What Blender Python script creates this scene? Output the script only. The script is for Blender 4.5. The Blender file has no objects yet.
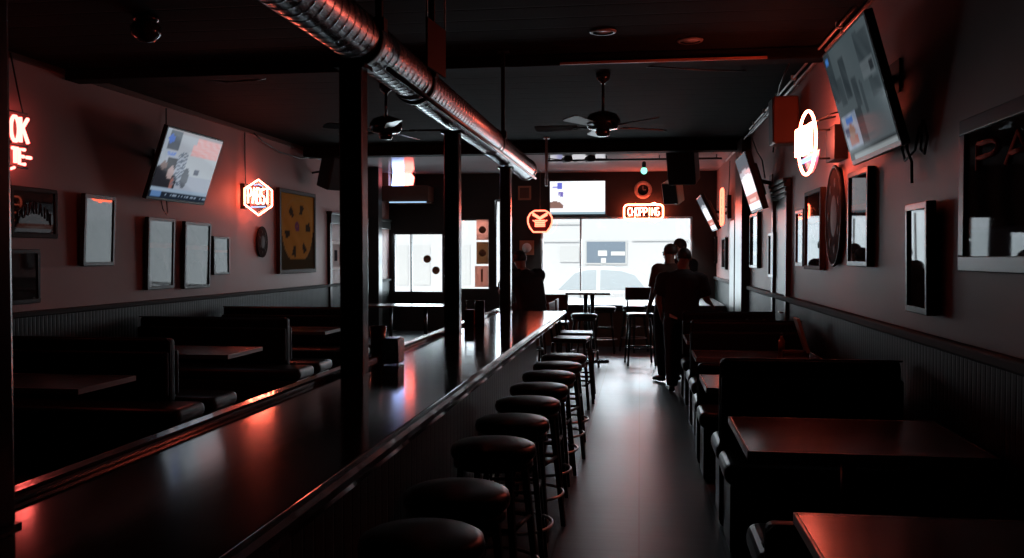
import bpy, math, random
from mathutils import Vector, Matrix
random.seed(7)
SC = bpy.context.scene
COL = SC.collection
PI = math.pi

# ------------------------------------------------------------------ camera
FPX, H = 900.0, 1.60
PIT = math.atan(23 / FPX)
PSI = math.atan(128 / FPX * math.cos(PIT))
CAM = Vector((0, 0, H))
RGT = Vector((math.cos(PSI), math.sin(PSI), 0))
FWD = Vector((-math.sin(PSI) * math.cos(PIT), math.cos(PSI) * math.cos(PIT), -math.sin(PIT)))
UPV = RGT.cross(FWD)
cd = bpy.data.cameras.new('camera')
cd.sensor_width = 36.0
cd.lens = 36.0 * FPX / 1024
cd.clip_end = 300
cam = bpy.data.objects.new('camera', cd)
COL.objects.link(cam)
cam.location = CAM
cam.rotation_euler = (PI / 2 - PIT, 0, PSI)
SC.camera = cam
SC.view_settings.view_transform = 'Standard'
SC.view_settings.look = 'None'
SC.view_settings.exposure = 0.0
SC.view_settings.gamma = 1.0
SC.view_settings.use_curve_mapping = False
SC.cycles.use_denoising = True
SC.cycles.max_bounces = 8
SC.cycles.diffuse_bounces = 4
SC.cycles.glossy_bounces = 4
SC.cycles.transparent_max_bounces = 12
SC.cycles.sample_clamp_indirect = 6.0
SC.cycles.caustics_reflective = False
SC.cycles.caustics_refractive = False


def P(px, py, X=None, Y=None, Z=None):
    d = FWD + RGT * ((px - 512) / FPX) - UPV * ((py - 279) / FPX)
    if X is not None: t = (X - CAM.x) / d.x
    elif Y is not None: t = (Y - CAM.y) / d.y
    else: t = (Z - CAM.z) / d.z
    return CAM + d * t


# room dimensions
XL, XR, YB, ZC, YR = -5.34, 1.546, 18.8, 3.34, -4.0
ZBAR, BR, BL = 1.07, -0.70, -1.36


# ------------------------------------------------------------------ materials
def mat(name, col, rough=0.5, metal=0.0, coat=0.0, noise=None, bump=None, emis=None, es=0.0, ior=1.5, stretch=(1, 1, 1), coat_r=0.03, spec=0.5):
    m = bpy.data.materials.new(name); m.use_nodes = True
    nt = m.node_tree; N = nt.nodes; L = nt.links
    b = N['Principled BSDF']
    b.inputs['Base Color'].default_value = (*col, 1)
    b.inputs['Roughness'].default_value = rough
    b.inputs['Metallic'].default_value = metal
    b.inputs['Specular IOR Level'].default_value = spec
    b.inputs['IOR'].default_value = ior
    if coat:
        b.inputs['Coat Weight'].default_value = coat
        b.inputs['Coat Roughness'].default_value = coat_r
        b.inputs['Coat IOR'].default_value = 1.5
    if emis:
        b.inputs['Emission Color'].default_value = (*emis, 1)
        b.inputs['Emission Strength'].default_value = es
    if noise or bump:
        g = N.new('ShaderNodeNewGeometry'); mp = N.new('ShaderNodeMapping')
        L.new(g.outputs['Position'], mp.inputs['Vector'])
        mp.inputs['Scale'].default_value = stretch
    if noise:
        sc, amt = noise
        nz = N.new('ShaderNodeTexNoise'); nz.inputs['Scale'].default_value = sc; nz.inputs['Detail'].default_value = 4
        L.new(mp.outputs['Vector'], nz.inputs['Vector'])
        r = N.new('ShaderNodeMix'); r.data_type = 'RGBA'
        r.inputs[6].default_value = (*[c * (1 - amt) for c in col], 1)
        r.inputs[7].default_value = (*[min(1, c * (1 + amt)) for c in col], 1)
        L.new(nz.outputs['Fac'], r.inputs[0]); L.new(r.outputs[2], b.inputs['Base Color'])
    if bump:
        sc, st, dist = bump
        nz = N.new('ShaderNodeTexNoise'); nz.inputs['Scale'].default_value = sc; nz.inputs['Detail'].default_value = 3
        L.new(mp.outputs['Vector'], nz.inputs['Vector'])
        bp = N.new('ShaderNodeBump'); bp.inputs['Strength'].default_value = st; bp.inputs['Distance'].default_value = dist
        L.new(nz.outputs['Fac'], bp.inputs['Height']); L.new(bp.outputs['Normal'], b.inputs['Normal'])
    return m


def groove_mat(name, col, rough, axis, period, depth=0.004, width=0.12, spec=0.25):
    """boards: grooves every `period` metres along an axis"""
    m = mat(name, col, rough, noise=(3.0, 0.35), spec=spec); nt = m.node_tree; N = nt.nodes; L = nt.links
    b = N['Principled BSDF']
    g = N.new('ShaderNodeNewGeometry'); s = N.new('ShaderNodeSeparateXYZ'); L.new(g.outputs['Position'], s.inputs[0])
    d = N.new('ShaderNodeMath'); d.operation = 'DIVIDE'; d.inputs[1].default_value = period
    L.new(s.outputs['XYZ'.index(axis)], d.inputs[0])
    f = N.new('ShaderNodeMath'); f.operation = 'FRACT'; L.new(d.outputs[0], f.inputs[0])
    p = N.new('ShaderNodeMath'); p.operation = 'PINGPONG'; p.inputs[1].default_value = 0.5; L.new(f.outputs[0], p.inputs[0])
    mr = N.new('ShaderNodeMapRange'); mr.inputs['From Max'].default_value = width; mr.interpolation_type = 'SMOOTHSTEP'
    L.new(p.outputs[0], mr.inputs['Value'])
    bp = N.new('ShaderNodeBump'); bp.inputs['Strength'].default_value = 1; bp.inputs['Distance'].default_value = depth
    L.new(mr.outputs[0], bp.inputs['Height']); L.new(bp.outputs['Normal'], b.inputs['Normal'])
    return m


def emit(name, col, s):
    m = bpy.data.materials.new(name); m.use_nodes = True
    nt = m.node_tree; nt.nodes.clear()
    e = nt.nodes.new('ShaderNodeEmission'); o = nt.nodes.new('ShaderNodeOutputMaterial')
    e.inputs[0].default_value = (*col, 1); e.inputs[1].default_value = s
    nt.links.new(e.outputs[0], o.inputs[0]); return m


def screen_mat(name, s):
    m = bpy.data.materials.new(name); m.use_nodes = True
    nt = m.node_tree; nt.nodes.clear(); N = nt.nodes; L = nt.links
    a = N.new('ShaderNodeAttribute'); a.attribute_name = 'Picture'
    e = N.new('ShaderNodeEmission'); e.inputs[1].default_value = s; L.new(a.outputs['Color'], e.inputs[0])
    g = N.new('ShaderNodeBsdfGlossy'); g.inputs['Roughness'].default_value = 0.08; g.inputs[0].default_value = (0.03, 0.03, 0.03, 1)
    ad = N.new('ShaderNodeAddShader'); o = N.new('ShaderNodeOutputMaterial')
    L.new(e.outputs[0], ad.inputs[0]); L.new(g.outputs[0], ad.inputs[1]); L.new(ad.outputs[0], o.inputs[0]); return m


def print_mat(name, rough=0.5, coat=0.45):
    """a picture painted by the mesh's own colour attribute behind glass"""
    m = mat(name, (0.1, 0.1, 0.1), rough, coat=coat, coat_r=0.02, spec=0.0)
    nt = m.node_tree; a = nt.nodes.new('ShaderNodeAttribute'); a.attribute_name = 'Picture'
    nt.links.new(a.outputs['Color'], nt.nodes['Principled BSDF'].inputs['Base Color']); return m


def paper_mat(name, col):
    m = bpy.data.materials.new(name); m.use_nodes = True
    nt = m.node_tree; nt.nodes.clear(); N = nt.nodes; L = nt.links
    d = N.new('ShaderNodeBsdfDiffuse'); d.inputs[0].default_value = (*col, 1)
    t = N.new('ShaderNodeBsdfTranslucent'); t.inputs[0].default_value = (*col, 1)
    x = N.new('ShaderNodeMixShader'); x.inputs[0].default_value = .5; o = N.new('ShaderNodeOutputMaterial')
    L.new(d.outputs[0], x.inputs[1]); L.new(t.outputs[0], x.inputs[2]); L.new(x.outputs[0], o.inputs[0])
    return m


def glass_mat():
    m = bpy.data.materials.new('window_glass'); m.use_nodes = True
    nt = m.node_tree; nt.nodes.clear(); N = nt.nodes; L = nt.links
    t = N.new('ShaderNodeBsdfTransparent'); t.inputs[0].default_value = (0.97, 0.985, 0.98, 1)
    g = N.new('ShaderNodeBsdfGlossy'); g.inputs['Roughness'].default_value = 0.02
    f = N.new('ShaderNodeFresnel'); f.inputs[0].default_value = 1.45
    x = N.new('ShaderNodeMixShader'); o = N.new('ShaderNodeOutputMaterial')
    L.new(f.outputs[0], x.inputs[0]); L.new(t.outputs[0], x.inputs[1]); L.new(g.outputs[0], x.inputs[2]); L.new(x.outputs[0], o.inputs[0])
    return m


M = {}
M['wall'] = mat('mauve_painted_plaster', (0.36, 0.245, 0.23), 0.5, noise=(1.2, 0.08), bump=(160, 0.25, 0.003), spec=0.1)
M['wall_dark'] = mat('dark_painted_header', (0.032, 0.029, 0.026), 0.6, noise=(2, 0.3), spec=0.1)
M['knee'] = mat('brown_panel', (0.16, 0.10, 0.065), 0.55, noise=(9, 0.3), stretch=(1, 1, 0.2))
M['wains'] = groove_mat('dark_green_beadboard', (0.010, 0.0145, 0.013), 0.5, 'Y', 0.055, 0.0025, 0.2, 0.08)
M['barfront'] = groove_mat('bar_front_boards', (0.03, 0.032, 0.03), 0.35, 'Y', 0.09, 0.006, 0.12)
M['rail'] = mat('dark_rail_paint', (0.018, 0.02, 0.019), 0.75, spec=0.15)
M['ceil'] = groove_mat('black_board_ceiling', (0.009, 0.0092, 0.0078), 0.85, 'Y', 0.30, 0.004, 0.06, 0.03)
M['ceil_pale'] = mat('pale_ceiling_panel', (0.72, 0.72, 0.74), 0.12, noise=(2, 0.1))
M['beam'] = mat('black_beam_paint', (0.009, 0.009, 0.008), 0.8, spec=0.03)
M['bar'] = mat('dark_lacquered_wood', (0.016, 0.011, 0.008), 0.10, ior=1.75, noise=(14, 0.5), stretch=(1, 0.08, 1), bump=(30, 0.05, 0.002))
M['nosing'] = mat('bar_edge_lacquer', (0.05, 0.025, 0.018), 0.2, coat=0.6)
M['table'] = mat('red_brown_table_laminate', (0.06, 0.027, 0.017), 0.2, noise=(12, 0.3), stretch=(0.15, 1, 1))
M['edge'] = mat('pale_table_edge', (0.20, 0.19, 0.18), 0.35)
M['vinyl'] = mat('black_vinyl', (0.007, 0.008, 0.0075), 0.5, bump=(60, 0.1, 0.002), spec=0.15)
M['vinyl2'] = mat('charcoal_seat_vinyl', (0.014, 0.012, 0.011), 0.36, bump=(60, 0.1, 0.002), spec=0.25)
M['darkwood'] = mat('dark_stained_wood', (0.022, 0.016, 0.012), 0.35, noise=(10, 0.3), stretch=(1, 1, 0.15), spec=0.3)
M['brownwood'] = mat('brown_back_board', (0.11, 0.05, 0.03), 0.4, noise=(10, 0.3), stretch=(0.2, 1, 1))
M['black'] = mat('matte_black_plastic', (0.012, 0.012, 0.012), 0.45, spec=0.3)
M['blackmetal'] = mat('gloss_black_steel', (0.012, 0.012, 0.011), 0.22)
M['chrome'] = mat('chrome', (0.6, 0.6, 0.6), 0.18, metal=1)
M['steel'] = mat('dull_steel', (0.35, 0.34, 0.33), 0.35, metal=1)
M['duct'] = mat('galvanised_steel', (0.74, 0.77, 0.80), 0.27, metal=1, noise=(3, 0.05))
M['strap'] = mat('black_hanger_strap', (0.02, 0.018, 0.015), 0.5, spec=0.2)
M['conduit'] = mat('pale_conduit', (0.45, 0.43, 0.42), 0.35, metal=0.4)
M['cord'] = mat('black_cord', (0.015, 0.015, 0.014), 0.45)
M['frame'] = mat('black_picture_moulding', (0.02, 0.02, 0.019), 0.3, spec=0.1)
M['frame_g'] = mat('grey_picture_moulding', (0.05, 0.055, 0.052), 0.32, spec=0.1)
M['frame_br'] = mat('brown_picture_moulding', (0.04, 0.026, 0.019), 0.6, spec=0.08)
M['print'] = print_mat('glazed_print', 0.5)
M['banner'] = print_mat('banner_sheet', 0.45, 0.15)
M['poster'] = print_mat('matte_poster', 0.95, 0.0)
M['casing'] = mat('dark_door_casing', (0.03, 0.032, 0.03), 0.3, spec=0.1)
M['casing_p'] = mat('grey_casing_moulding', (0.05, 0.05, 0.048), 0.35, spec=0.1)
M['doorleaf'] = mat('dark_door_leaf', (0.015, 0.013, 0.012), 0.4, spec=0.2)
M['winframe'] = mat('pale_aluminium_frame', (0.55, 0.53, 0.52), 0.4, metal=0.3)
M['frame_dark'] = mat('dark_window_frame', (0.02, 0.018, 0.016), 0.4)
M['glass'] = glass_mat()
M['tin'] = mat('dark_brown_box_paint', (0.10, 0.055, 0.04), 0.5, spec=0.1)
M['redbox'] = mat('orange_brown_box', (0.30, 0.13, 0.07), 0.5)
M['neon_red'] = emit('neon_tube_red', (1.0, 0.11, 0.05), 52)
M['neon_pink'] = emit('neon_tube_pink_white', (1.0, 0.13, 0.07), 50)
M['neon_text'] = emit('neon_lettering_warm_white', (1.0, 0.14, 0.085), 46)
M['neon_blue'] = emit('neon_tube_pale_blue', (0.35, 0.5, 1.0), 2.2)
M['neon_orange'] = emit('neon_tube_orange', (1.0, 0.15, 0.085), 5)
M['sign_back'] = mat('dark_acrylic_sign_back', (0.06, 0.015, 0.02), 0.3)
M['sign_purple'] = mat('purple_sign_back', (0.10, 0.06, 0.20), 0.3)
M['bulb'] = emit('green_white_bulb', (0.25, 1.0, 0.75), 2.2)
M['skin'] = mat('skin', (0.36, 0.20, 0.14), 0.5)
M['hair'] = mat('dark_hair', (0.02, 0.013, 0.01), 0.55)
M['hair2'] = mat('short_brown_hair', (0.05, 0.028, 0.018), 0.55)
M['tee'] = mat('black_t_shirt', (0.014, 0.013, 0.014), 0.8, bump=(25, 0.3, 0.01))
M['tee2'] = mat('rust_brown_shirt', (0.10, 0.045, 0.03), 0.8, bump=(25, 0.3, 0.01))
M['denim'] = mat('dark_denim', (0.014, 0.015, 0.02), 0.8)
M['white'] = mat('white_cloth', (0.75, 0.74, 0.72), 0.7)
M['paper'] = mat('white_paper', (0.75, 0.72, 0.68), 0.7)
M['paper_r'] = paper_mat('reddish_paper', (0.62, 0.36, 0.30))
M['dim_red'] = mat('dim_red_print', (0.5, 0.09, 0.05), 0.8, spec=0.05)
M['paper_b'] = paper_mat('brown_paper', (0.34, 0.20, 0.12))
M['sticker'] = mat('brown_sticker', (0.22, 0.08, 0.035), 0.6)
M['amber'] = mat('amber_glass', (0.20, 0.07, 0.02), 0.12)
M['beige'] = mat('beige_plastic', (0.36, 0.26, 0.20), 0.45)
M['car'] = mat('white_car_paint', (0.80, 0.81, 0.83), 0.25, coat=0.5)
M['carglass'] = mat('pale_car_glass', (0.50, 0.56, 0.60), 0.12)
M['tyre'] = mat('tyre_rubber', (0.03, 0.03, 0.03), 0.8)
M['facade'] = mat('white_facade', (0.66, 0.66, 0.67), 0.7, noise=(0.5, 0.03))
M['facade_l'] = mat('grey_facade_joint', (0.60, 0.60, 0.60), 0.7)
M['farwin'] = mat('blue_grey_window_pane', (0.20, 0.25, 0.31), 0.3)
M['pave'] = mat('pale_pavement', (0.75, 0.74, 0.72), 0.8, noise=(2, 0.08))
M['road'] = mat('pale_asphalt', (0.42, 0.42, 0.43), 0.85, noise=(20, 0.15))
M['globe'] = mat('frosted_lamp_glass', (0.35, 0.33, 0.31), 0.2)
M['trimring'] = mat('downlight_trim', (0.16, 0.13, 0.11), 0.35)
M['disc'] = mat('dark_wooden_disc', (0.028, 0.02, 0.017), 0.85, noise=(6, 0.4), spec=0.03)
M['napkin'] = mat('black_dispenser', (0.012, 0.012, 0.012), 0.25)


def floor_mat():
    m = mat('worn_floor_tiles', (0.19, 0.17, 0.155), 0.34, spec=0.09); nt = m.node_tree; N = nt.nodes; L = nt.links
    b = N['Principled BSDF']
    g = N.new('ShaderNodeNewGeometry')
    br = N.new('ShaderNodeTexBrick'); br.offset = 0.0; br.inputs['Scale'].default_value = 1.0
    br.inputs['Brick Width'].default_value = 0.46; br.inputs['Row Height'].default_value = 60.0
    br.inputs['Mortar Size'].default_value = 0.006
    br.inputs['Color1'].default_value = (0.066, 0.082, 0.09, 1); br.inputs['Color2'].default_value = (0.073, 0.09, 0.098, 1)
    br.inputs['Mortar'].default_value = (0.045, 0.043, 0.042, 1)
    L.new(g.outputs['Position'], br.inputs['Vector'])
    mp = N.new('ShaderNodeMapping'); mp.inputs['Scale'].default_value = (1.2, 14, 1); L.new(g.outputs['Position'], mp.inputs['Vector'])
    nz = N.new('ShaderNodeTexNoise'); nz.inputs['Scale'].default_value = 1.5; nz.inputs['Detail'].default_value = 6; L.new(mp.outputs[0], nz.inputs['Vector'])
    mx = N.new('ShaderNodeMix'); mx.data_type = 'RGBA'; mx.blend_type = 'MULTIPLY'; mx.inputs[0].default_value = 0.6
    cr = N.new('ShaderNodeMapRange'); cr.inputs['From Min'].default_value = 0.3; cr.inputs['From Max'].default_value = 0.7; cr.inputs['To Min'].default_value = 0.45; cr.inputs['To Max'].default_value = 1.1
    L.new(nz.outputs['Fac'], cr.inputs[0]); L.new(br.outputs['Color'], mx.inputs[6]); L.new(cr.outputs[0], mx.inputs[7])
    L.new(mx.outputs[2], b.inputs['Base Color'])
    rr = N.new('ShaderNodeMapRange'); rr.inputs['From Min'].default_value = 0.3; rr.inputs['From Max'].default_value = 0.7; rr.inputs['To Min'].default_value = 0.33; rr.inputs['To Max'].default_value = 0.41
    L.new(nz.outputs['Fac'], rr.inputs[0]); L.new(rr.outputs[0], b.inputs['Roughness'])
    bp = N.new('ShaderNodeBump'); bp.inputs['Strength'].default_value = 0.25; bp.inputs['Distance'].default_value = 0.003
    L.new(nz.outputs['Fac'], bp.inputs['Height']); L.new(bp.outputs[0], b.inputs['Normal'])
    return m


M['floor'] = floor_mat()


# ------------------------------------------------------------------ mesh helpers
class MB:
    def __init__(s):
        s.v = []; s.f = []; s.m = []; s.s = []

    def add(s, vs, fs, m=0, smooth=False):
        o = len(s.v); s.v += [Vector(v) for v in vs]
        for f in fs:
            s.f.append([o + i for i in f]); s.m.append(m); s.s.append(smooth)
        return s

    def box(s, x0, x1, y0, y1, z0, z1, m=0):
        vs = [(x, y, z) for z in (z0, z1) for y in (y0, y1) for x in (x0, x1)]
        return s.hexa(vs, m)

    def hexa(s, vs, m=0):  # order: z0(y0x0,y0x1,y1x0,y1x1), z1(...)
        return s.add(vs, [(0, 2, 3, 1), (4, 5, 7, 6), (0, 1, 5, 4), (2, 6, 7, 3), (0, 4, 6, 2), (1, 3, 7, 5)], m)

    def obox(s, c, ax, ay, az, hx, hy, hz, m=0):
        c = Vector(c); ax = Vector(ax); ay = Vector(ay); az = Vector(az)
        vs = [c + ax * (i * hx) + ay * (j * hy) + az * (k * hz) for k in (-1, 1) for j in (-1, 1) for i in (-1, 1)]
        return s.hexa(vs, m)

    def tube(s, pts, r, n=8, m=0, closed=False, smooth=True):
        pts = [Vector(p) for p in pts]; k = len(pts)
        rs = r if isinstance(r, (list, tuple)) else [r] * k
        rings = []; prev = None
        for i, p in enumerate(pts):
            a = pts[(i - 1) % k] if (closed or i > 0) else p
            b = pts[(i + 1) % k] if (closed or i < k - 1) else p
            t = (b - a)
            if t.length < 1e-9: t = Vector((0, 0, 1))
            t.normalize()
            if prev is None:
                u = t.cross(Vector((0, 0, 1)))
                if u.length < 1e-3: u = t.cross(Vector((1, 0, 0)))
            else:
                u = prev - t * prev.dot(t)
                if u.length < 1e-4: u = t.cross(Vector((0, 0, 1)))
            u.normalize(); prev = u; w = t.cross(u)
            rings.append([p + (u * math.cos(2 * PI * j / n) + w * math.sin(2 * PI * j / n)) * rs[i] for j in range(n)])
        vs = [v for q in rings for v in q]; fs = []
        for i in range(k if closed else k - 1):
            i2 = (i + 1) % k
            for j in range(n):
                j2 = (j + 1) % n
                fs.append((i * n + j, i * n + j2, i2 * n + j2, i2 * n + j))
        s.add(vs, fs, m, smooth)
        if not closed:
            s.add(rings[0], [tuple(range(n))[::-1]], m); s.add(rings[-1], [tuple(range(n))], m)
        return s

    def lathe(s, prof, c=(0, 0, 0), n=24, m=0, axis=(0, 0, 1), smooth=True, cap=True, sx=1.0):
        c = Vector(c); a = Vector(axis).normalized()
        u = a.cross(Vector((0, 0, 1)))
        if u.length < 1e-3: u = Vector((1, 0, 0))
        u.normalize(); w = a.cross(u)
        vs = []
        for r, h in prof:
            for j in range(n):
                t = 2 * PI * j / n
                vs.append(c + a * h + u * (r * math.cos(t) * sx) + w * (r * math.sin(t)))
        fs = []
        for i in range(len(prof) - 1):
            for j in range(n):
                j2 = (j + 1) % n
                fs.append((i * n + j, i * n + j2, (i + 1) * n + j2, (i + 1) * n + j))
        s.add(vs, fs, m, smooth)
        if cap:
            k = len(prof)
            if prof[0][0] > 1e-4: s.add(vs[:n], [tuple(range(n))[::-1]], m)
            if prof[-1][0] > 1e-4: s.add(vs[-n:], [tuple(range(n))], m)
        return s

    def prism(s, poly, fn, d0, d1, m=0):
        """poly: 2-D outline; fn(u,v,n) -> point; extruded from n=d0 to n=d1"""
        k = len(poly)
        vs = [fn(u, v, d0) for u, v in poly] + [fn(u, v, d1) for u, v in poly]
        fs = [tuple(range(k))[::-1], tuple(range(k, 2 * k))]
        for i in range(k):
            j = (i + 1) % k
            fs.append((i, j, k + j, k + i))
        return s.add(vs, fs, m)

    def ball(s, c, rx, ry, rz, n=16, k=10, m=0):
        c = Vector(c); vs = []; fs = []
        for i in range(k + 1):
            t = PI * i / k
            for j in range(n):
                p = 2 * PI * j / n
                vs.append(c + Vector((rx * math.sin(t) * math.cos(p), ry * math.sin(t) * math.sin(p), rz * math.cos(t))))
        for i in range(k):
            for j in range(n):
                j2 = (j + 1) % n
                fs.append((i * n + j, (i + 1) * n + j, (i + 1) * n + j2, i * n + j2))
        return s.add(vs, fs, m, True)

    def build(s, name, mats, parent=None, bevel=0.0, seg=2, sub=0):
        org = ORG.get(parent.name, Vector((0, 0, 0))) if parent else Vector((0, 0, 0))
        me = bpy.data.meshes.new(name)
        me.from_pydata([tuple(v - org) for v in s.v], [], s.f)
        for mm in (mats if isinstance(mats, (list, tuple)) else [mats]):
            me.materials.append(mm)
        for p, mi, sm in zip(me.polygons, s.m, s.s):
            p.material_index = mi; p.use_smooth = sm
        me.validate(); me.update()
        import bmesh
        bm = bmesh.new(); bm.from_mesh(me)
        bmesh.ops.remove_doubles(bm, verts=bm.verts, dist=1e-5)
        bmesh.ops.recalc_face_normals(bm, faces=bm.faces)
        bm.to_mesh(me); bm.free()
        o = bpy.data.objects.new(name, me); COL.objects.link(o)
        if parent: o.parent = parent
        ORG[o.name] = org
        if bevel:
            b = o.modifiers.new('bevel', 'BEVEL'); b.width = bevel; b.segments = seg; b.limit_method = 'ANGLE'; b.angle_limit = math.radians(40)
        if sub:
            u = o.modifiers.new('sub', 'SUBSURF'); u.levels = sub; u.render_levels = sub
        return o


ORG = {}


def thing(name, label, cat, loc=(0, 0, 0), group=None):
    o = bpy.data.objects.new(name, None); COL.objects.link(o)
    o.empty_display_size = 0.1
    o.location = loc; ORG[o.name] = Vector(loc)
    return tag(o, label, cat, group)


def tag(o, label, cat, group=None):
    o['label'] = label; o['category'] = cat
    if group: o['group'] = group
    return o


def struct(o):
    o['kind'] = 'structure'; return o


def dup(root, loc, rz, label, group=None):
    r = root.copy(); COL.objects.link(r); r.location = loc; r.rotation_euler = (0, 0, rz); r['label'] = label
    if group: r['group'] = group
    for ch in list(root.children):
        c = ch.copy(); COL.objects.link(c); c.parent = r
        for g in list(ch.children):
            d = g.copy(); COL.objects.link(d); d.parent = c
    return r


def fmap(C, N, V=(0, 0, 1)):
    C = Vector(C); N = Vector(N).normalized(); V = Vector(V)
    U = (-N).cross(V).normalized(); V = U.cross(-N).normalized() if True else V
    return lambda u, v, n=0.0: C + U * u + V * v + N * n


def paint(mb_fn, nx, ny, name, material, parent, colour):
    """a picture: grid of points coloured by colour(u,v), u right, v up, both 0..1"""
    org = ORG.get(parent.name, Vector((0, 0, 0)))
    vs = []; cs = []
    for j in range(ny + 1):
        for i in range(nx + 1):
            u, v = i / nx, j / ny
            vs.append(tuple(mb_fn(u, v) - org)); cs.append(colour(u, v))
    fs = [(j * (nx + 1) + i, j * (nx + 1) + i + 1, (j + 1) * (nx + 1) + i + 1, (j + 1) * (nx + 1) + i) for j in range(ny) for i in range(nx)]
    me = bpy.data.meshes.new(name); me.from_pydata(vs, [], fs); me.materials.append(material)
    at = me.color_attributes.new('Picture', 'FLOAT_COLOR', 'POINT')
    for k, c in enumerate(cs): at.data[k].color = (*c[:3], 1)
    o = bpy.data.objects.new(name, me); COL.objects.link(o); o.parent = parent; ORG[o.name] = org
    return o


def mixc(a, b, t): return tuple(x + (y - x) * t for x, y in zip(a, b))


# stroke letters on a 1 x 1.6 cell
def arc(cx, cy, rx, ry, a0, a1, n=8):
    return [(cx + rx * math.cos(math.radians(a0 + (a1 - a0) * i / n)), cy + ry * math.sin(math.radians(a0 + (a1 - a0) * i / n))) for i in range(n + 1)]


GLY = {
    'A': [[(0, 0), (.5, 1.6), (1, 0)], [(.2, .55), (.8, .55)]],
    'B': [[(0, 0), (0, 1.6)], [(0, 1.6), *arc(.5, 1.2, .42, .4, 90, -90), (0, .8)], [(.5, .8), *arc(.52, .4, .46, .4, 90, -90), (0, 0)]],
    'C': [arc(.55, .8, .52, .8, 50, 310, 12)],
    'E': [[(1, 0), (0, 0), (0, 1.6), (1, 1.6)], [(0, .82), (.8, .82)]],
    'F': [[(0, 0), (0, 1.6), (1, 1.6)], [(0, .82), (.8, .82)]],
    'G': [arc(.55, .8, .52, .8, 50, 330, 12) + [(1, .75), (.6, .75)]],
    'H': [[(0, 0), (0, 1.6)], [(1, 0), (1, 1.6)], [(0, .8), (1, .8)]],
    'I': [[(.5, 0), (.5, 1.6)]],
    'K': [[(0, 0), (0, 1.6)], [(1, 1.6), (0, .7)], [(.3, .95), (1, 0)]],
    'N': [[(0, 0), (0, 1.6), (1, 0), (1, 1.6)]],
    'O': [arc(.5, .8, .5, .8, 0, 360, 14)],
    'P': [[(0, 0), (0, 1.6)], [(0, 1.6), *arc(.5, 1.18, .48, .42, 90, -90), (0, .76)]],
    'S': [arc(.5, 1.2, .46, .4, 40, 270, 8) + arc(.5, .4, .48, .4, 90, -140, 8)],
    'T': [[(.5, 0), (.5, 1.6)], [(0, 1.6), (1, 1.6)]],
    'U': [[(0, 1.6), (0, .5), *arc(.5, .5, .5, .5, 180, 360), (1, 1.6)]],
    'W': [[(0, 1.6), (.25, 0), (.5, 1.1), (.75, 0), (1, 1.6)]],
    '-': [[(.1, .8), (.9, .8)]],
    '.': [[(.4, 0), (.6, 0)]],
}


def letters(mb, text, fn, u0, v0, w, h, gap=0.25, r=0.008, n=0.0, m=0, bend=0.0):
    k = len(text); cw = w / (k + (k - 1) * gap)
    for i, ch in enumerate(text):
        x0 = u0 + i * cw * (1 + gap)
        for st in GLY.get(ch, []):
            pts = []
            for a, b in st:
                uu = x0 + a * cw; vv = v0 + b / 1.6 * h
                if bend: vv -= bend * (((uu - u0) / w) - 0.5) ** 2 * 4
                pts.append(fn(uu, vv, n))
            mb.tube(pts, r, 6, m)


def holes(mb, a0, a1, b0, b1, rects, put):
    """grid of boxes over [a0,a1]x[b0,b1] leaving rects (a,a,b,b) open"""
    A = sorted({a0, a1, *[r[0] for r in rects], *[r[1] for r in rects]})
    B = sorted({b0, b1, *[r[2] for r in rects], *[r[3] for r in rects]})
    for i in range(len(A) - 1):
        for j in range(len(B) - 1):
            ca, cb = (A[i] + A[i + 1]) / 2, (B[j] + B[j + 1]) / 2
            if not any(r[0] < ca < r[1] and r[2] < cb < r[3] for r in rects):
                put(A[i], A[i + 1], B[j], B[j + 1])


# ================================================================== ROOM SHELL
mb = MB(); mb.box(XL - .2, XR + .2, YR - .2, YB + .2, -0.12, 0); struct(mb.build('floor', M['floor']))
YC = 14.05
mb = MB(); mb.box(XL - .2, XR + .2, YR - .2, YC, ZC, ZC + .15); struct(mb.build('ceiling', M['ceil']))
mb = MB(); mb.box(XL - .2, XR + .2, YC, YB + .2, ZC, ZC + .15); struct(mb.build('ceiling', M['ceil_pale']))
ZRL, ZRR = 1.116, 1.184
mb = MB(); mb.box(XL - .2, XL, YR - .2, YB + .2, 0, ZC); struct(mb.build('wall_left', M['wall']))
mb = MB(); mb.box(XR, XR + .2, YR - .2, YB + .2, 0, ZC); struct(mb.build('wall_right', M['wall']))
mb = MB(); mb.box(XL, XR, YR - .2, YR, 0, ZC); struct(mb.build('wall_rear', M['wall_dark']))

# back wall (storefront) with its openings
wA = (P(541, 260, Y=YB).x, P(692, 260, Y=YB).x, P(600, 305, Y=YB).z, P(600, 217, Y=YB).z)
wB = (P(393, 260, Y=YB).x, P(443, 260, Y=YB).x, P(418, 293, Y=YB).z, P(418, 233, Y=YB).z)
wC = (P(459, 260, Y=YB).x, P(489.5, 260, Y=YB).x, P(470, 290, Y=YB).z, P(470, 219, Y=YB).z)
wD = (P(495, 260, Y=YB).x, P(503.5, 260, Y=YB).x, P(498, 288, Y=YB).z, P(498, 200, Y=YB).z)
mb = MB()
holes(mb, XL, XR, 0.0, ZC, [wA, wB, wC, wD], lambda a, b, c, d: mb.box(a, b, YB, YB + .2, c, d))
struct(mb.build('wall_back', M['wall_dark']))
mb = MB(); mb.box(wA[0] - .1, wA[1] + .1, YB - .02, YB, 0.1, wA[2] - .06); struct(mb.build('trim_1', M['knee']))
mb = MB(); mb.box(wA[0] - .15, wA[1] + .15, YB - .14, YB + .02, wA[2] - .06, wA[2]); struct(mb.build('trim_2', M['frame_dark'], bevel=.01))
mb = MB(); mb.box(wA[0] - .1, wA[1] + .1, YB - .03, YB - .0, 0, .1); struct(mb.build('baseboard_back', M['rail']))


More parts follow.
